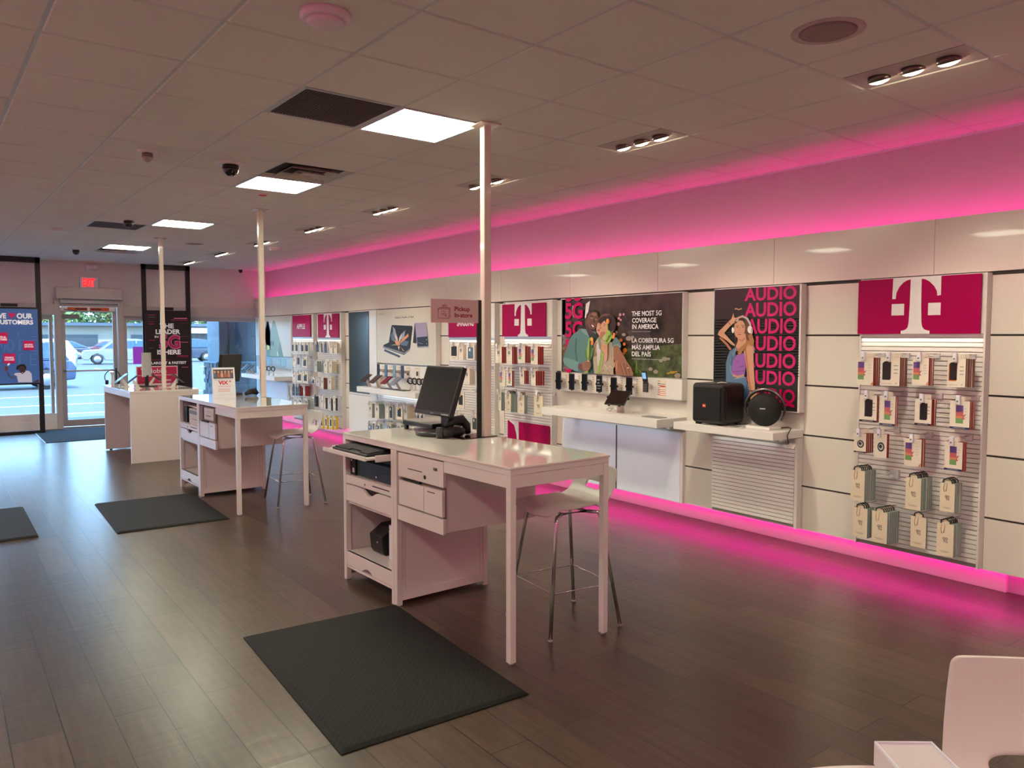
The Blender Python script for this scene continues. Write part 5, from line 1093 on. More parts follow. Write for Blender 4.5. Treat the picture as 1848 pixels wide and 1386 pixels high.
# --- second counter things
t = on(O2, .28, 1.16, 1.0052, 'advert_card', 'white slanted advert card with red ViX lettering on the middle counter', 'sign', rot=-10)
b = MB(); b.T = Matrix.Rotation(R(-14), 4, 'X')
b.box(-.115, .115, 0, .006, 0, .33, TAGW); o = b.obj('panel', t, bevel=.001)
b = MB(); b.T = Matrix.Rotation(R(-14), 4, 'X'); f = -.0004
b.poly([(-.10, f, .21), (.10, f, .21), (.10, f, .31), (-.10, f, .31)], M('print_dark_maroon', (52, 26, 34), .3))
for k, (x, m) in enumerate(((-.085, (40, 90, 120)), (-.05, (150, 56, 44)), (-.015, (206, 130, 96)), (.02, (160, 74, 58)), (.055, (176, 106, 86)), (.085, (70, 40, 60)))):
    mm = M('print_cast_%d' % k, m, .3); b.poly([(x-.014, f*2, .225), (x+.014, f*2, .225), (x+.012, f*2, .27), (x-.012, f*2, .27)], mm); b.poly([(x+.011*math.cos(a*.6), f*3, .283+.014*math.sin(a*.6)) for a in range(10)], M('print_face', (188, 134, 106), .3))
b.text('ViX', (-.055, f*2, .145), (.10, 0, 0), (0, 0, .042), M('print_red', (206, 30, 50), .4), .05); b.text('+', (.052, f*2, .17), (.022, 0, 0), (0, 0, .02), MC['print_red'], .05)
b.text('INCLUDED WITH YOUR PLAN', (-.09, f*2, .192), (.18, 0, 0), (0, 0, .009), GREY, .01); b.text('STREAMING IN SPANISH', (-.06, f*2, .122), (.13, 0, 0), (0, 0, .009), MC['print_red'], .01)
for z in (.10, .09, .08, .07): b.poly([(-.06, f*2, z), (.06, f*2, z), (.06, f*2, z+.004), (-.06, f*2, z+.004)], M('print_pale_red', (224, 150, 150), .4))
b.poly([(-.10, f*2, .035), (.08, f*2, .035), (.08, f*2, .037), (-.10, f*2, .037)], LGREY); b.obj('print', t)
MB().prism([(-.05, .01, 0), (-.05, .12, 0), (-.05, .075, .26)], (.1, 0, 0), TAGW).obj('easel_back', t, bevel=.001)
t = on(O2, .46, 1.55, 1.0052, 'monitor', 'black monitor seen from behind the advert card on the middle counter', 'monitor', rot=-52)
b = MB(); T = Matrix.Translation((0, 0, .30)) @ Matrix.Rotation(R(8), 4, 'Y'); b.T = T
b.box(-.012, .03, -.19, .19, -.155, .155, BLACK); bd = b.obj('housing', t, bevel=.005); b = MB(); b.T = T; b.box(-.0125, -.012, -.15, .15, -.14, .15, M('monitor_grey_glow', (70, 64, 72), .15)); b.obj('screen', bd)
MB().box(.0, .03, -.04, .04, .02, .22, BLACK).obj('neck', t, bevel=.004); MB().box(-.09, .09, -.12, .12, 0, .02, BLACK).obj('foot', t, bevel=.006)
t = on(O2, .60, 1.30, 1.0052, 'hand_scanner', 'black hand scanner beside the middle pole on the middle counter', 'scanner')
MB().tube([(-.06, -.05, .03), (0, 0, .045), (.06, .02, .05), (.09, .02, .02)], [.02, .03, .035, .02], BLKP, 12).obj('body', t)
t = on(O2, .10, 1.72, .722, 'network_box', 'black upright box inside the middle counter', 'box'); MB().box(-.06, .2, -.05, .05, 0, .17, BLACK).obj('case', t, bevel=.004); MB().lathe([(0, 0), (.01, 0), (.01, .004), (0, .004)], (-.064, 0, .03), CHROME, 12, 'X').obj('knob', t); MB().lathe([(0, 0), (.008, 0), (.008, .004), (0, .004)], (-.064, .0, .11), CHROME, 12, 'X').obj('socket', t)
t = on(O2, .10, 1.38, .722, 'receipt_printer', 'pale boxy printer inside the middle counter', 'printer'); b = MB().box(-.06, .2, -.19, .21, 0, .16, MC['printer_body']); b.box(-.062, -.06, -.17, .19, .105, .145, GREY).box(-.062, -.06, -.1, .12, .05, .056, SLOT); b.obj('case', t, bevel=.005)
MB().box(-.03, .25, -.19, .33, .17, .185, CAB).obj('lid_shelf', t, bevel=.002)
t = on(O2, .16, 1.38, .20, 'paper_shredder', 'tall white office machine on the low shelf of the middle counter', 'machine')
MB().box(-.02, .28, -.16, .12, 0, .24, TAGW).obj('body', t, bevel=.005); MB().box(-.024, .27, -.15, .11, .24, .285, GREY).obj('control_band', t, bevel=.004); MB().box(-.02, .28, -.16, .12, .285, .315, TAGW).obj('lid', t, bevel=.006); MB().prism([(-.022, -.02, .215), (-.022, .03, .215), (-.022, .005, .2)], (-.002, 0, 0), SLOT).obj('handle_notch', t)
# ------------------------------------------------------------------ farthest counter (panel legs)
O3 = (2.0, 10.97)
t = thing('display_counter', 'farthest white display counter with solid end panels, nearest the door', 'counter', (*O3, 0), rotz=CA, local=True)
MB().box(0, .86, 0, 1.60, .915, .945, TOPW).obj('counter_top', t, bevel=.003)
MB().box(.002, .858, .002, 1.598, .852, .915, CAB).obj('top_edge', t, bevel=.002)
MB().box(.002, .858, .002, .045, .0, .852, CAB).obj('end_panel', t, bevel=.002)
MB().box(.002, .858, 1.555, 1.598, .012, .852, CAB).obj('end_panel', t, bevel=.002)
MB().box(.42, .44, .045, 1.555, .30, .852, CAB).obj('modesty_panel', t)
MB().lathe([(0, 0), (.02, 0), (.02, .012), (0, .012)], (.07, 1.575, 0), BLACK, 12).obj('foot', t)
def stand(x, y, rot, label, tablet=False, col=INK):
    t = on(O3, x, y, .945, 'display_phone', label, 'phone', rot=rot, group='devices on slanted stands on the farthest counter')
    MB().box(-.05, .05, -.045, .045, 0, .008, MOUNT).obj('base', t, bevel=.003)
    MB().prism([(-.005, -.02, .005), (.045, -.02, .005), (-.035, -.02, .12), (-.055, -.02, .10)], (0, .04, 0), MOUNT).obj('arm', t, bevel=.003)
    b = MB(); b.T = Matrix.Translation((-.055, 0, .125)) @ Matrix.Rotation(R(52), 4, 'Y'); h_ = .10 if tablet else .078; w_ = .075 if tablet else .04
    b.box(-.005, .005, -w_, w_, -h_, h_, col); b.obj('device', t, bevel=.003)
stand(.17, 1.02, 0, 'blue-screened tablet on a slanted stand at the left end of the farthest counter', True, M('blue_device', (120, 170, 206), .25))
stand(.22, .60, 0, 'dark phone on a slanted stand near the front edge of the farthest counter')
stand(.55, 1.2, 160, 'phone on a slanted stand behind the farthest pole', True)
stand(.68, .52, 180, 'dark tablet on a slanted stand at the right end of the farthest counter', True)
t = on(O3, .06, 1.30, .945, 'headphones', 'black over-ear headphones on a white stand on the farthest counter', 'headphones')
MB().tube([(.10*math.cos(R(a)), 0, .13+.10*math.sin(R(a))) for a in range(-50, 231, 14)], .006, BLACK, 8).obj('headband', t)
for s_ in (-1, 1): MB().lathe([(0, -.018), (.03, -.018), (.034, 0), (.03, .018), (0, .018)], (s_*.075, 0, .06), BLACK, 16, 'X').obj('ear_cup', t)
MB().prism([(-.02, .0, 0), (.02, .0, 0), (.012, .0, .15), (.03, 0, .2), (-.03, 0, .2), (-.012, 0, .15)], (0, .015, 0), MOUNT).obj('stand', t, bevel=.002)
t = on(O3, .42, .90, .945, 'portrait_screen', 'small grey portrait screen on a black stand on the farthest counter', 'screen', rot=-55)
MB().box(-.10, .10, -.09, .09, 0, .01, BLACK).obj('base', t, bevel=.003); MB().box(-.015, .015, -.02, .02, .01, .16, BLACK).obj('neck', t)
MB().box(-.01, .01, -.085, .085, .14, .48, LGREY).obj('housing', t, bevel=.003); MB().box(-.012, -.01, -.08, .08, .145, .475, blurred('screen_grey_photo', (110, 122, 130), (190, 198, 200), 12)).obj('screen', t)
t = on(O3, .62, 1.42, .945, 'magenta_sign', 'magenta counter sign with pale lettering, standing on the farthest counter', 'sign', rot=0)
b = MB().box(-.22, .36, -.004, .004, .0, .27, M('sign_rim', (222, 200, 196), .4)); b.box(-.205, .345, -.006, -.004, .012, .13, M('magenta_sign_face', (188, 34, 84), .35)).box(-.205, .345, -.006, -.004, .14, .255, MC['magenta_sign_face'])
b.text('T Mobile', (-.16, -.0065, .165), (.36, 0, 0), (0, 0, .07), TXTW, .01); b.text('RETURN', (.09, -.0065, .04), (.17, 0, 0), (0, 0, .03), TXTW, .02); b.obj('panel', t)
MB().box(-.1, .25, -.03, .03, -.0, .012, TAGW).obj('base', t)
# ================================================================== bar stools
def shell(L, wtop, wbot, prof, slot_s, slot_h, slot_w, name, parent, T, nu=16, ns=34, th=.011, corner=.035):
    """moulded seat: prof = [(x, z)] from the seat's front edge round to the top of the back; slot through the back"""
    ln = [0.0]
    for a, b in zip(prof, prof[1:]): ln.append(ln[-1]+math.hypot(b[0]-a[0], b[1]-a[1]))
    tot = ln[-1]
    def at(s):
        s = max(0, min(tot, s)); i = 0
        while i < len(ln)-2 and ln[i+1] < s: i += 1
        t_ = (s-ln[i])/(ln[i+1]-ln[i]); a, b = prof[i], prof[i+1]
        return a[0]+(b[0]-a[0])*t_, a[1]+(b[1]-a[1])*t_
    def half(s):
        w = wbot+(wtop-wbot)*s/tot
        e = corner
        if s < e: w -= e-math.sqrt(max(0, e*e-(e-s)**2))
        if s > tot-e: w -= e-math.sqrt(max(0, e*e-(s-tot+e)**2))
        return w
    bm = bmesh.new(); SS = []
    sl = sorted(set([tot*k/ns for k in range(ns+1)]+[corner*.1, corner*.3, corner*.6, tot-corner*.1, tot-corner*.3, tot-corner*.6]))
    def P(u, s):
        x, z = at(s); w = half(s); y = u*w
        cur = (u*u)*.018
        return Vector((x-cur*.6 if s > tot*.55 else x, y, z+(cur if s < tot*.55 else 0)))
    js = [j for j, s in enumerate(sl) if s <= slot_s-slot_h*.9]; j0 = js[-1]; j1 = min(j for j, s in enumerate(sl) if s >= slot_s+slot_h*.9)
    i0, i1 = int(nu*.5-nu*slot_w*.5-1), int(nu*.5+nu*slot_w*.5+1)
    V = {}
    for j, s in enumerate(sl):
        for i in range(nu+1):
            if i0 < i < i1 and j0 < j < j1: continue
            V[i, j] = bm.verts.new(P(2*i/nu-1, s))
    for j in range(len(sl)-1):
        for i in range(nu):
            if i0 <= i < i1 and j0 <= j < j1: continue
            bm.faces.new([V[i, j], V[i+1, j], V[i+1, j+1], V[i, j+1]])
    ring = [(i, j0) for i in range(i0, i1)]+[(i1, j) for j in range(j0, j1)]+[(i, j1) for i in range(i1, i0, -1)]+[(i0, j) for j in range(j1, j0, -1)]
    inner = []; uc = 0; hw = slot_w; hh = slot_h/2
    for (i, j) in ring:
        u = (2*i/nu-1); s = sl[j]; a = (u-uc)/( (i1-i0)/nu); c_ = (s-slot_s)/(sl[j1]-sl[j0])*2
        m_ = max(abs(a), abs(c_)) or 1; a /= m_; c_ /= m_
        ang = math.atan2(c_, a); ca, sa = math.cos(ang), math.sin(ang); n_ = 4.0
        rr = (abs(ca)**n_+abs(sa)**n_)**(-1/n_)
        inner.append(bm.verts.new(P(uc+hw*ca*rr, slot_s+hh*sa*rr)))
    for k in range(len(ring)):
        l = (k+1) % len(ring); bm.faces.new([V[ring[k]], inner[k], inner[l], V[ring[l]]])
    bmesh.ops.recalc_face_normals(bm, faces=bm.faces)
    me = bpy.data.meshes.new(name); bm.to_mesh(me); bm.free(); me.materials.append(PLAST)
    for p_ in me.polygons: p_.use_smooth = True
    me.transform(T) if T else None
    o = bpy.data.objects.new(name, me); COL.objects.link(o); o.parent = parent
    so = o.modifiers.new('thickness', 'SOLIDIFY'); so.thickness = th; so.offset = 0
    sb = o.modifiers.new('smooth', 'SUBSURF'); sb.levels = 1; sb.render_levels = 1
    return o
def stool(feet, rotz, label, topz=.69):
    cx = sum(p[0] for p in feet)/4; cy = sum(p[1] for p in feet)/4
    t = thing('bar_stool', label, 'stool', (cx, cy, 0), rotz=rotz, local=True, group='white bar stools with chrome legs')
    z = topz; prof = [(-.215, z-.035), (-.19, z-.012), (-.14, z-.002), (-.06, z), (.04, z+.003), (.12, z+.012), (.175, z+.035), (.21, z+.075), (.228, z+.12), (.24, z+.17), (.25, z+.215)]
    shell(0, .20, .205, prof, .475, .045, .36, 'seat_shell', t, None)
    fr = MB(); q = .235
    top = {(-1,-1): (-.14,-.15), (1,-1): (.14,-.15), (1,1): (.14,.15), (-1,1): (-.14,.15)}
    for (a, b_), (x, y) in top.items():
        pts = [(x*.6, y*.75, z-.03), (x, y, z-.035), (x*1.08, y*1.05, z-.07), (a*q, b_*q, .012)]
        lg = MB().tube(pts, .0105, CHROME, 12).obj('leg', t); MB().lathe([(0, 0), (.013, 0), (.013, .012), (.011, .016), (0, .016)], (a*q, b_*q, 0), ALU, 12).obj('foot', lg)
    rq = .235-(.235-.151)*.23/(z-.07)*1.0; zz = .25; rq = .151*1.05+(.235-.151*1.05)*(1-(zz)/(z-.07))
    MB().tube([(-rq, -rq, zz), (rq, -rq, zz), (rq, rq, zz), (-rq, rq, zz)], .006, CHROME, 8, closed=True).obj('footrest', t)
    MB().tube([(.084, -.11, z-.03), (-.084, -.11, z-.03), (-.084, .11, z-.03), (.084, .11, z-.03)], .009, CHROME, 8, closed=True).obj('seat_frame', t)
    return t
stool([(2.607, 3.163), (3.157, 3.598), (3.077, 3.082), (2.668, 3.647)], R(-7), 'white bar stool with chrome legs tucked under the nearest counter')
stool([(2.56, 7.312), (2.639, 7.695), (3.127, 7.641), (3.025, 7.184)], R(-4), 'white bar stool with chrome legs tucked under the middle counter')
# ================================================================== foreground chair, table, box
t = thing('white_chair', 'white moulded chair with a slotted back in the near right corner', 'chair', (2.232, .658, 0), rotz=R(46), local=True)
prof = [(-.21-.16, .42), (-.19-.16, .438), (-.13-.16, .445), (-.18, .447), (-.05, .45), (.03, .465), (.08, .50), (.105, .55), (.125, .62), (.14, .70), (.15, .80)]
shell(0, .245, .345, prof, .505, .05, .58, 'seat_shell', t, None, corner=.022)
for (x, y) in ((-.30, -.17), (-.30, .17), (.02, -.17), (.02, .17)):
    MB().tube([(x*.7-.03, y*.7, .432), (x*1.02, y*1.1, .01)], .010, CHROME, 12).obj('leg', t)
t = thing('round_table', 'round white table whose edge just shows at the bottom right', 'table', (1.257, .429, 0), local=True)
MB().lathe([(0, .695), (.535, .695), (.5475, .70), (.5475, .716), (.542, .72), (0, .72)], (0,0,0), PLAST, 96, smooth=False).obj('table_top', t)
MB().tube([(0,0,.02), (0,0,.695)], .035, CHROME, 20).obj('pedestal', t); MB().lathe([(0, 0), (.25, 0), (.25, .008), (.04, .025), (0, .025)], (0,0,0), CHROME, 40).obj('base', t)
p0 = Vector((1.613, .846, .72)); ex = Vector((.794, -.607, 0)); ey = Vector((-.653, -.757, 0)).normalized(); ey = Vector((-ex.y*-1, -ex.x, 0)).normalized() if False else Vector((-.607, -.794, 0))
b = MB(); b.T = Matrix(((ex.x, ey.x, 0, p0.x), (ex.y, ey.y, 0, p0.y), (0, 0, 1, .7202), (0, 0, 0, 1)))
b.box(0, .125, 0, .22, 0, .046, M('box_lavender_white', (214, 204, 206), .5)); 
for a in ((0, .125, 0, .004), (0, .125, .216, .22), (0, .004, .004, .216), (.121, .125, .004, .216)): b.box(a[0], a[1], a[2], a[3], .046, .0515, TAGW)
tag(b.obj('card_holder', origin=(1.613, .846, .7202)), 'small white rectangular box standing on the round table edge', 'box')
# ================================================================== floor mats
RUB = M('rubber_mat', (21, 20, 18), .7, spec=.3)
nt = RUB.node_tree; bb = nt.nodes['Principled BSDF']; tcn = node(nt, 'ShaderNodeTexCoord'); mpn = node(nt, 'ShaderNodeMapping'); mpn.inputs['Rotation'].default_value = (0, 0, R(45)); mpn.inputs['Scale'].default_value = (42, 42, 42)
vo = node(nt, 'ShaderNodeTexVoronoi'); vo.inputs['Randomness'].default_value = .1; vo.inputs['Scale'].default_value = 1; bpn = node(nt, 'ShaderNodeBump'); bpn.inputs['Strength'].default_value = .9; bpn.inputs['Distance'].default_value = .004
nt.links.new(tcn.outputs['Object'], mpn.inputs[0]); nt.links.new(mpn.outputs[0], vo.inputs['Vector']); nt.links.new(vo.outputs['Distance'], bpn.inputs['Height']); nt.links.new(bpn.outputs[0], bb.inputs['Normal'])
def mat_(corners, label):
    c = sum((Vector((x, y, 0)) for x, y in corners), Vector())/4; e = .022
    lo_ = [Vector((x, y, .001)) for x, y in corners]; up = [c+(v-c)*1.0 for v in lo_]; top = []
    for v in lo_:
        d = (c-v); top.append(Vector((v.x+math.copysign(e, d.x), v.y+math.copysign(e, d.y), .016)))
    b = MB(); b.add(lo_+[v+Vector((0,0,.004)) for v in lo_]+top, [(3,2,1,0)]+[(k, (k+1) % 4, 4+(k+1) % 4, 4+k) for k in range(4)]+[(4+k, 4+(k+1) % 4, 8+(k+1) % 4, 8+k) for k in range(4)]+[(8,9,10,11)], RUB)
    tag(b.obj('floor_mat', origin=(c.x, c.y, 0)), label, 'mat', 'black anti-fatigue floor mats')
mat_([(1.232, 2.784), (2.145, 2.755), (2.222, 4.18), (1.302, 4.215)], 'black rubber mat on the floor in front of the nearest counter')
mat_([(1.172, 7.109), (2.086, 7.096), (2.125, 8.48), (1.206, 8.50)], 'black rubber mat on the floor beside the middle counter')
mat_([(-.27, 7.37), (.633, 7.396), (.629, 8.77), (-.27, 8.76)], 'black rubber mat cut off by the left edge of the picture')
tag(MB().box(1.33, 2.75, 13.9, 15.75, .0, .008, M('door_carpet', (28, 34, 38), .95, bump=.6, scale=300)).box(1.315, 1.33, 13.9, 15.4, 0, .006, ALU).obj('door_mat', origin=(2.0, 14.8, 0)), 'dark carpet mat inside the entrance door', 'mat')
# ================================================================== poster screens in the black frames
def scr_panel(t, x0, x1, z0, z1, y):
    return MB().box(x0, x1, y-.03, y+.03, z0, z1, BLACK).obj('screen', t, bevel=.004)
t = scr_panel(tl, .56, 1.46, .845, 2.145, 15.38)
A = Art(15.347, 0, 540, 8.667, 'Y'); yy = 15.3475
BLU = M('print_sky_blue', (74, 124, 190), .3, emit=.10, ecol=(74, 124, 190)); nt = BLU.node_tree; bb = nt.nodes['Principled BSDF']
tcn = node(nt, 'ShaderNodeTexCoord'); sx = node(nt, 'ShaderNodeSeparateXYZ'); mr = node(nt, 'ShaderNodeMapRange'); mr.inputs[1].default_value = 0; mr.inputs[2].default_value = 1.25; rr = node(nt, 'ShaderNodeValToRGB')
rr.color_ramp.elements[0].color = lin((150, 166, 206)); rr.color_ramp.elements[1].color = lin((60, 104, 168)); e = rr.color_ramp.elements.new(.4); e.color = lin((66, 114, 186))
nt.links.new(tcn.outputs['Object'], sx.inputs[0]); nt.links.new(sx.outputs['Z'], mr.inputs[0]); nt.links.new(mr.outputs[0], rr.inputs[0]); nt.links.new(rr.outputs[0], bb.inputs['Base Color']); nt.links.new(rr.outputs[0], bb.inputs['Emission Color']); bb.inputs['Emission Strength'].default_value = .22
A.b.poly([(.60, yy, .87), (1.405, yy, .87), (1.405, yy, 2.115), (.60, yy, 2.115)], BLU)
EW = M('screen_white_text', (240, 240, 244), .4, emit=.35); EM = M('screen_magenta', (206, 0, 92), .4, emit=.18)
A.t('WE', -75, 98, 216, 300, EW, .04); A.t('OUR', 262, 512, 218, 304, EW, .04); A.t('CUSTOMERS', -75, 520, 318, 392, EW, .04)
A.g([(183, 298), (140, 262), (130, 228), (150, 212), (175, 218), (184, 232), (195, 216), (222, 212), (238, 230), (226, 264)], EM)
OUT = M('screen_outline', (104, 152, 208), .4, emit=.2)
def outl(pts, w=5): A.line(pts+[pts[0]], w, OUT)
for dy in (0, 218):
    outl([(0+dx, 0) for dx in ()] + [(300, 640+dy), (300, 812+dy), (325, 812+dy), (325, 745+dy), (350, 745+dy)]) if False else None
    A.line([(298, 815+dy), (298, 640+dy), (370, 640+dy)], 6, OUT); A.line([(322, 815+dy), (322, 665+dy)], 5, OUT); A.line([(480, 815+dy), (480, 640+dy), (580, 640+dy)], 6, OUT); A.line([(480, 808+dy), (580, 808+dy)], 6, OUT); A.line([(505, 720+dy), (575, 720+dy)], 5, OUT)
A.line([(160+62*math.cos(a*.33), 725+92*math.sin(a*.33)) for a in range(20)], 6, OUT); A.line([(160+34*math.cos(a*.33), 725+62*math.sin(a*.33)) for a in range(20)], 5, OUT)
A.line([(0, 690), (30, 760), (45, 640), (75, 640), (75, 812), (50, 812)], 6, OUT); A.line([(0, 980), (40, 870), (70, 960)], 5, OUT); A.line([(290, 585), (290, 500)], 4, OUT); A.line([(480, 585), (580, 585)], 4, OUT)
for x0, x1, y0, y1, l1, l2 in ((-75, 122, 520, 695, '5G FOR ALL', 'CUSTOMERS'), (362, 537, 650, 798, 'MORE', 'SAVINGS'), (52, 240, 850, 1005, 'STREAMING', 'INCLUDED')):
    A.g([(x0, y0), (x1, y0), (x1, y1), (x0, y1)], EM); h = y1-y0; A.t(l1, x0+24, x1-24, y0+h*.32, y0+h*.5, EW, .03); A.t(l2, x0+20, x1-14, y0+h*.54, y0+h*.72, EW, .03)
DKS = M('screen_dark_skin', (74, 48, 44), .4, emit=.1); WSH = M('screen_white_shirt', (196, 196, 214), .4, emit=.3)
A.g([(110, 1140), (125, 1200), (180, 1245), (240, 1220), (230, 1180), (175, 1215), (130, 1140)], M('screen_arm_blue', (86, 88, 120), .4, emit=.1)); A.el(98, 1085, 24, 42, M('screen_brown_hand', (122, 66, 50), .4, emit=.1)); A.g([(110, 1020), (145, 996), (158, 1015), (125, 1045)], EW)
A.g([(285, 1300), (265, 1200), (215, 1180), (240, 1155), (330, 1150), (400, 1115), (460, 1125), (495, 1170), (505, 1300)], WSH); A.el(348, 1085, 52, 62, DKS, 10); A.g([(285, 1110), (250, 1090), (270, 1040), (320, 1015), (380, 1015), (410, 1050), (412, 1110), (385, 1085), (370, 1045), (320, 1045), (295, 1070)], M('screen_black_hair', (18, 20, 34), .5)); A.line([(318, 1140), (350, 1165), (400, 1120)], 14, INK)
A.g([(510, 1300), (560, 1270), (605, 1255), (608, 1300)], DKS)
A.b.obj('screen_image', t)
t = scr_panel(tr_, 3.115, 3.91, .42, 2.14, 15.55)
A = Art(15.517, 240, 540, 8.66, 'Y'); PRD = M('screen_crimson_line', (170, 30, 80), .4, emit=.15); PK = M('screen_pink', (222, 110, 150), .4, emit=.3); CRM = M('screen_crimson', (140, 20, 72), .4, emit=.1); EWL = M('screen_soft_white', (216, 212, 214), .4, emit=.25)
for x0, x1, y, w, m in ((235, 350, 245, 8, PRD), (235, 350, 280, 6, GREY), (640, 848, 298, 9, PK), (590, 848, 326, 8, PRD), (240, 330, 352, 5, PRD), (240, 335, 388, 8, PRD), (760, 850, 374, 5, CRM), (750, 850, 582, 6, CRM), (250, 350, 640, 8, PRD), (750, 858, 672, 6, PK), (250, 320, 762, 5, GREY), (690, 864, 886, 10, PRD), (740, 864, 908, 4, CRM), (290, 580, 950, 7, PRD), (765, 866, 1062, 6, PK), (290, 540, 1086, 6, PRD)): A.line([(x0, y), (x1, y)], w, m)
A.t('THE', 418, 638, 378, 455, EWL, .035); A.t('LEADER', 355, 740, 470, 545, EWL, .035); A.t('IN', 338, 398, 570, 605, EWL, .03); A.t('IS HERE', 380, 748, 790, 866, EWL, .035); A.t('LARGEST & FASTEST', 290, 835, 978, 1020, EWL, .035)
A.t('5G', 412, 742, 558, 778, PK, .05); A.t('5G', 420, 734, 566, 770, CRM, .03)
A.b.obj('screen_image', t)
# purple lit sign in the narrow window and a violet strip over it
t = thing('window_sign', 'purple square sign hanging in the narrow window right of the door', 'sign', (3.09, 16.12, 1.13))
MB().box(3.005, 3.20, 16.10, 16.11, 1.13, 1.46, M('violet_sign', (196, 80, 200), .4, emit=.35, ecol=(190, 60, 200))).obj('panel', t); MB().tube([(3.04, 16.105, 1.46), (3.04, 16.105, 1.94)], .002, GREY, 6).obj('wire', t)
# cable cam detail: small white plates at the corner
# ================================================================== outside
AS = M('asphalt', (80, 84, 88), .9, noise=.08, bump=.4, scale=3)
struct(MB().box(-90, 170, 19.2, 240, -.5, -.15, AS), 'floor_outside')
struct(MB().box(-60, 90, YF+.2, 19.2, -.5, -.02, M('sidewalk_concrete', (96, 100, 106), .85, noise=.06, scale=2)), 'floor_sidewalk')
cr = MB().box(-60, 90, 19.2, 19.36, -.15, -.02, M('kerb_concrete', (190, 188, 180), .8)); struct(cr, 'trim_9', bevel=.01)
ln = MB()
LW_ = M('road_paint', (226, 228, 226), .7)
for k in range(-6, 14): ln.box(k*2.9-1.2+20, k*2.9-1.08+20, 44, 49.5, -.149, -.146, LW_)
for yv in (23.5, 27.0): ln.box(-30, 60, yv, yv+.12, -.149, -.146, LW_)
struct(ln, 'trim_10')
STN = M('stacked_stone', (66, 74, 82), .8, noise=.35, bump=1.0, scale=14)
t = thing('entrance_pillar', 'stone-based blue pillar just outside the right-hand window', 'pillar', (5.1, 16.9, -.02))
NV = M('navy_siding', (26, 30, 46), .6); LB = M('pale_blue_cap_and_skylit_side', (70, 92, 106), .6)
MB().box(4.79, 5.62, 16.72, 17.55, 1.12, 3.1, NV).box(4.77, 4.79, 16.70, 17.57, 1.12, 3.1, LB).obj('shaft', t, bevel=.004)  # pale sheet on the left face paints in the sky light it catches
pn = MB().box(4.98, 5.0, 16.705, 16.72, 1.15, 3.0, M('navy_joint', (14, 17, 28), .6)); pn.box(4.80, 5.3, 16.708, 16.72, 1.66, 1.68, MC['navy_joint']).obj('joints', t)
st = MB(); r2 = random.Random(3)
for k in range(13):
    z = -.02+k*.085; y = 16.66
    x = 4.72
    while x < 5.66: w = r2.uniform(.08, .22); d = r2.uniform(0, .035); st.box(x, min(x+w, 5.7)-.004, 16.68-d, 16.76, z, z+.081, STN); x += w
    y = 16.70
    while y < 17.6: w = r2.uniform(.08, .22); d = r2.uniform(0, .035); st.box(4.73-d, 4.80, y, y+w-.004, z, z+.081, STN); y += w
st.box(4.78, 5.64, 16.72, 17.6, -.02, 1.085, STN); st.obj('stone_base', t)
MB().box(4.69, 5.70, 16.64, 17.64, 1.085, 1.125, LB).obj('cap', t, bevel=.008)
WIN = M('car_glass', (52, 74, 96), .08); TY = M('tyre_rubber', (40, 40, 42), .8); RIM = M('alloy_rim', (206, 208, 210), .3, metal=.6)
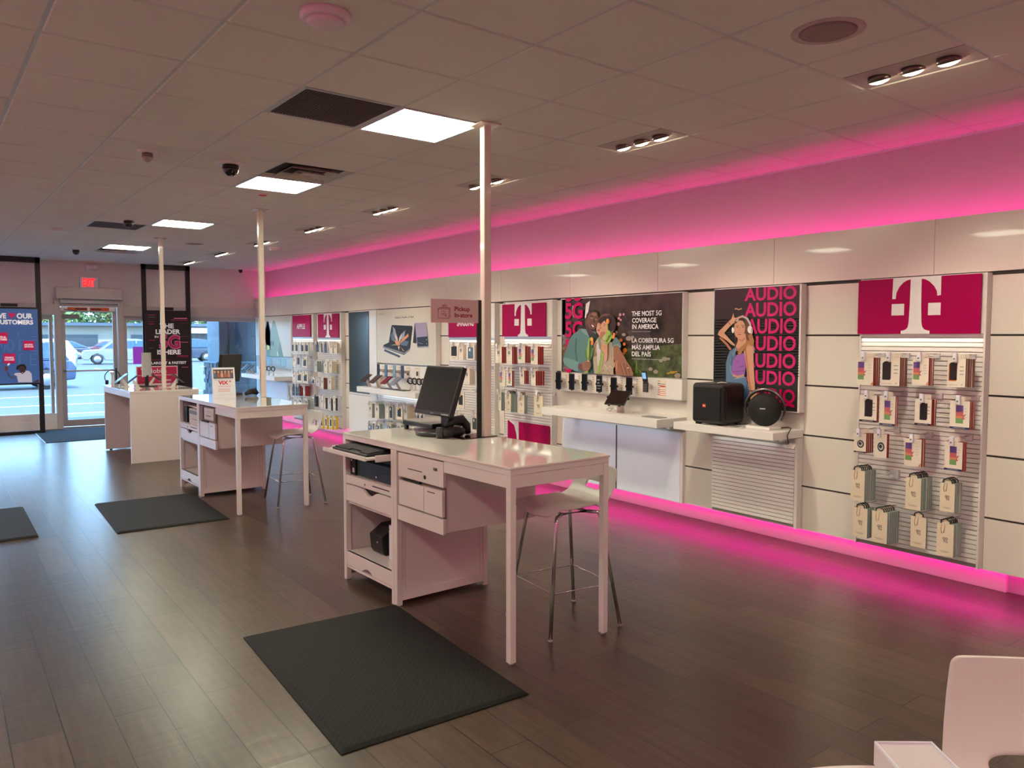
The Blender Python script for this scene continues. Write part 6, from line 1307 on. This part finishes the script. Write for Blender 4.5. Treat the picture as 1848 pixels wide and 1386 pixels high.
def car(x, y, rot, col, label, kind='suv', k=1.0):
    t = thing('car', label, 'car', (x, y, -.15), rotz=rot, local=True, group='cars in the parking lot outside')
    body = M('car_paint_%d_%d_%d' % col, col, .3, coat=.6)
    hgt = 1.66 if kind == 'suv' else 1.45; belt = .98 if kind == 'suv' else .90
    lo_ = [(-2.25, .32), (-2.28, .72), (-2.15, .92), (-1.2, belt), (1.5, belt), (2.15, belt-.02), (2.3, .75), (2.25, .32), (1.85, .28), (1.72, .55), (1.38, .70), (1.05, .55), (.92, .26), (-.98, .26), (-1.1, .55), (-1.42, .70), (-1.75, .55), (-1.9, .28)]
    b = MB(); b.prism([(a, -.88, z) for a, z in lo_], (0, 1.76, 0), body); b.obj('body', t, bevel=.05, seg=2)
    cab = [(-1.25, belt), (-.45, hgt-.04), (.9, hgt), (1.75, hgt-.12) if kind == 'suv' else (1.1, hgt-.08), (2.1, belt)]
    n = len(cab); lo2 = [(a, -.84, z) for a, z in cab]; c = MB()
    L1 = [Vector((a, -.84+.16*(z-belt)/(hgt-belt), z)) for a, z in cab]; R1 = [Vector((p.x, -p.y, p.z)) for p in L1]
    c.add(L1+R1, [list(range(n)), list(range(2*n-1, n-1, -1))]+[(k_, n+k_, n+(k_+1) % n, (k_+1) % n) for k_ in range(n)], body); c.obj('cabin', t, bevel=.03)
    w = MB(); cx = sum(p.x for p in L1)/n; cz = sum(p.z for p in L1)/n
    for s_, P_ in ((-1, L1), (1, R1)):
        q = [Vector((cx+(p.x-cx)*.86, p.y+s_*.012, cz+(p.z-cz)*.78)) for p in P_]; w.poly(q, WIN)
        for xx in (-.1, .85): w.add([(xx, q[0].y+s_*.004, belt+.05), (xx+.07, q[0].y+s_*.004, belt+.05), (xx+.07, q[1].y+s_*.004, hgt-.1), (xx, q[1].y+s_*.004, hgt-.1)], [(0,1,2,3)], body)
    w.poly([(-1.21, -.66, belt+.06), (-1.21, .66, belt+.06), (-.52, .6, hgt-.09), (-.52, -.6, hgt-.09)], WIN); w.obj('windows', t)
    for a in (-1.42, 1.38):
        for s_ in (-1, 1):
            o = MB().lathe([(.0, -.1), (.31, -.1), (.34, -.06), (.34, .06), (.31, .1), (0, .1)], (a, s_*.80, .34), TY, 24, 'Y').obj('wheel', t)
            MB().lathe([(.0, -.01), (.2, -.008), (.21, .0), (.21, .02), (0, .03)] if s_ > 0 else [(.0, -.03), (.21, -.02), (.21, 0), (.2, .008), (0, .01)], (a, s_*.905, .34), RIM, 14, 'Y').obj('rim', o)
    hl = MB(); hl.box(-2.27, -2.05, -.82, -.5, .66, .8, M('headlamp', (230, 236, 240), .1)); hl.box(-2.27, -2.05, .5, .82, .66, .8, MC['headlamp']); hl.box(-2.3, -2.2, -.45, .45, .42, .66, M('car_grille', (40, 42, 46), .5)); hl.obj('headlamps', t, bevel=.02)
    return t
car(9.9, 57.0, R(-6), (120, 124, 122), 'silver sport utility car seen side-on through the door')
car(5.2, 59.0, R(-24), (180, 184, 188), 'white car at the left edge of the door glass')
car(14.5, 59.5, R(-4), (34, 48, 66), 'dark blue car at the right edge of the door glass')
car(1.6, 31.5, R(3), (28, 48, 84), 'blue car close outside, behind the blue poster screen')
car(25.2, 58.0, R(172), (170, 174, 178), 'white car seen in the right-hand window')
car(8.0, 72.0, R(-8), (60, 68, 84), 'grey-blue car in the second row, behind the silver one', 'sedan')
car(12.2, 76.0, R(-6), (96, 44, 56), 'dull red car in the second row', 'sedan')
car(17.5, 74.0, R(-6), (176, 180, 184), 'white car in the second row, right of the red one', 'sedan')
car(3.6, 46.0, R(-10), (178, 182, 186), 'white car seen in the narrow window left of the door')
car(20.0, 66.0, R(-6), (44, 66, 96), 'blue car seen in the narrow window right of the door')
t = thing('shopping_plaza', 'low white shop building with flat roof across the parking lot', 'building', (18, 100, -.15))
WB_ = M('plaza_wall', (150, 140, 124), .8)
MB().box(-40, 110, 100, 118, -.15, 2.9, WB_).obj('wall', t); MB().box(-41, 111, 99, 119, 2.9, 3.25, M('plaza_roof', (66, 80, 92), .6)).obj('roof_edge', t)
for x0, x1 in ((9, 15), (18.5, 22.5), (25, 29), (33, 38), (44, 50)):
    o = MB().box(x0, x1, 99.9, 100, .2, 1.9, M('shop_window', (54, 60, 66), .2)).obj('window', t)
for x0 in (22, 30, 38):
    MB().prism([(x0, 100, 3.0), (x0, 97.6, 2.1), (x0, 100, 2.1)], (6.4, 0, 0), M('awning', (206, 206, 200), .7)).obj('awning', t)
def tree(x, y, z, r, seed, lab, col):
    t = thing('tree', lab, 'tree', (x, y, -.15), group='trees beyond the shop building'); rr = random.Random(seed)
    MB().tube([(x, y, -.15), (x+.1, y, z*.55), (x, y, z)], [.3, .25, .12], M('bark', (96, 84, 70), .9), 8).obj('trunk', t)
    b = MB(); m = M('leaves_%d' % col[1], col, .8, noise=.3, scale=2)
    for k in range(520):
        a = rr.uniform(0, 6.28); ph = math.acos(rr.uniform(-.8, 1)); q = r*rr.uniform(.55, 1.05)
        c = Vector((x+q*math.sin(ph)*math.cos(a), y+q*math.sin(ph)*math.sin(a)*.7, z+q*.62*math.cos(ph))); s_ = rr.uniform(.22, .5)
        u = Vector((rr.gauss(0, 1), rr.gauss(0, 1), rr.gauss(0, 1))).normalized(); v = u.orthogonal(); b.poly([c+u*s_, c+v*s_*.6, c-u*s_, c-v*s_*.6], m)
    b.obj('crown', t)
for k, (x, y, z, r) in enumerate(((12.5, 120, 4.0, 3.0), (18, 124, 4.6, 3.4), (23.5, 121, 5.0, 3.6), (29.5, 125, 4.6, 3.2), (34.5, 121, 3.8, 2.8), (8.6, 126, 3.8, 2.6), (4.6, 121, 4.0, 2.6), (40, 124, 3.6, 3.0))):
    tree(x, y, z, r, k, 'leafy tree beyond the shop building, %s from the left' % ordw([2, 3, 4, 5, 6, 1, 0, 7][k]), (74, 98, 48) if k % 2 else (92, 118, 54))
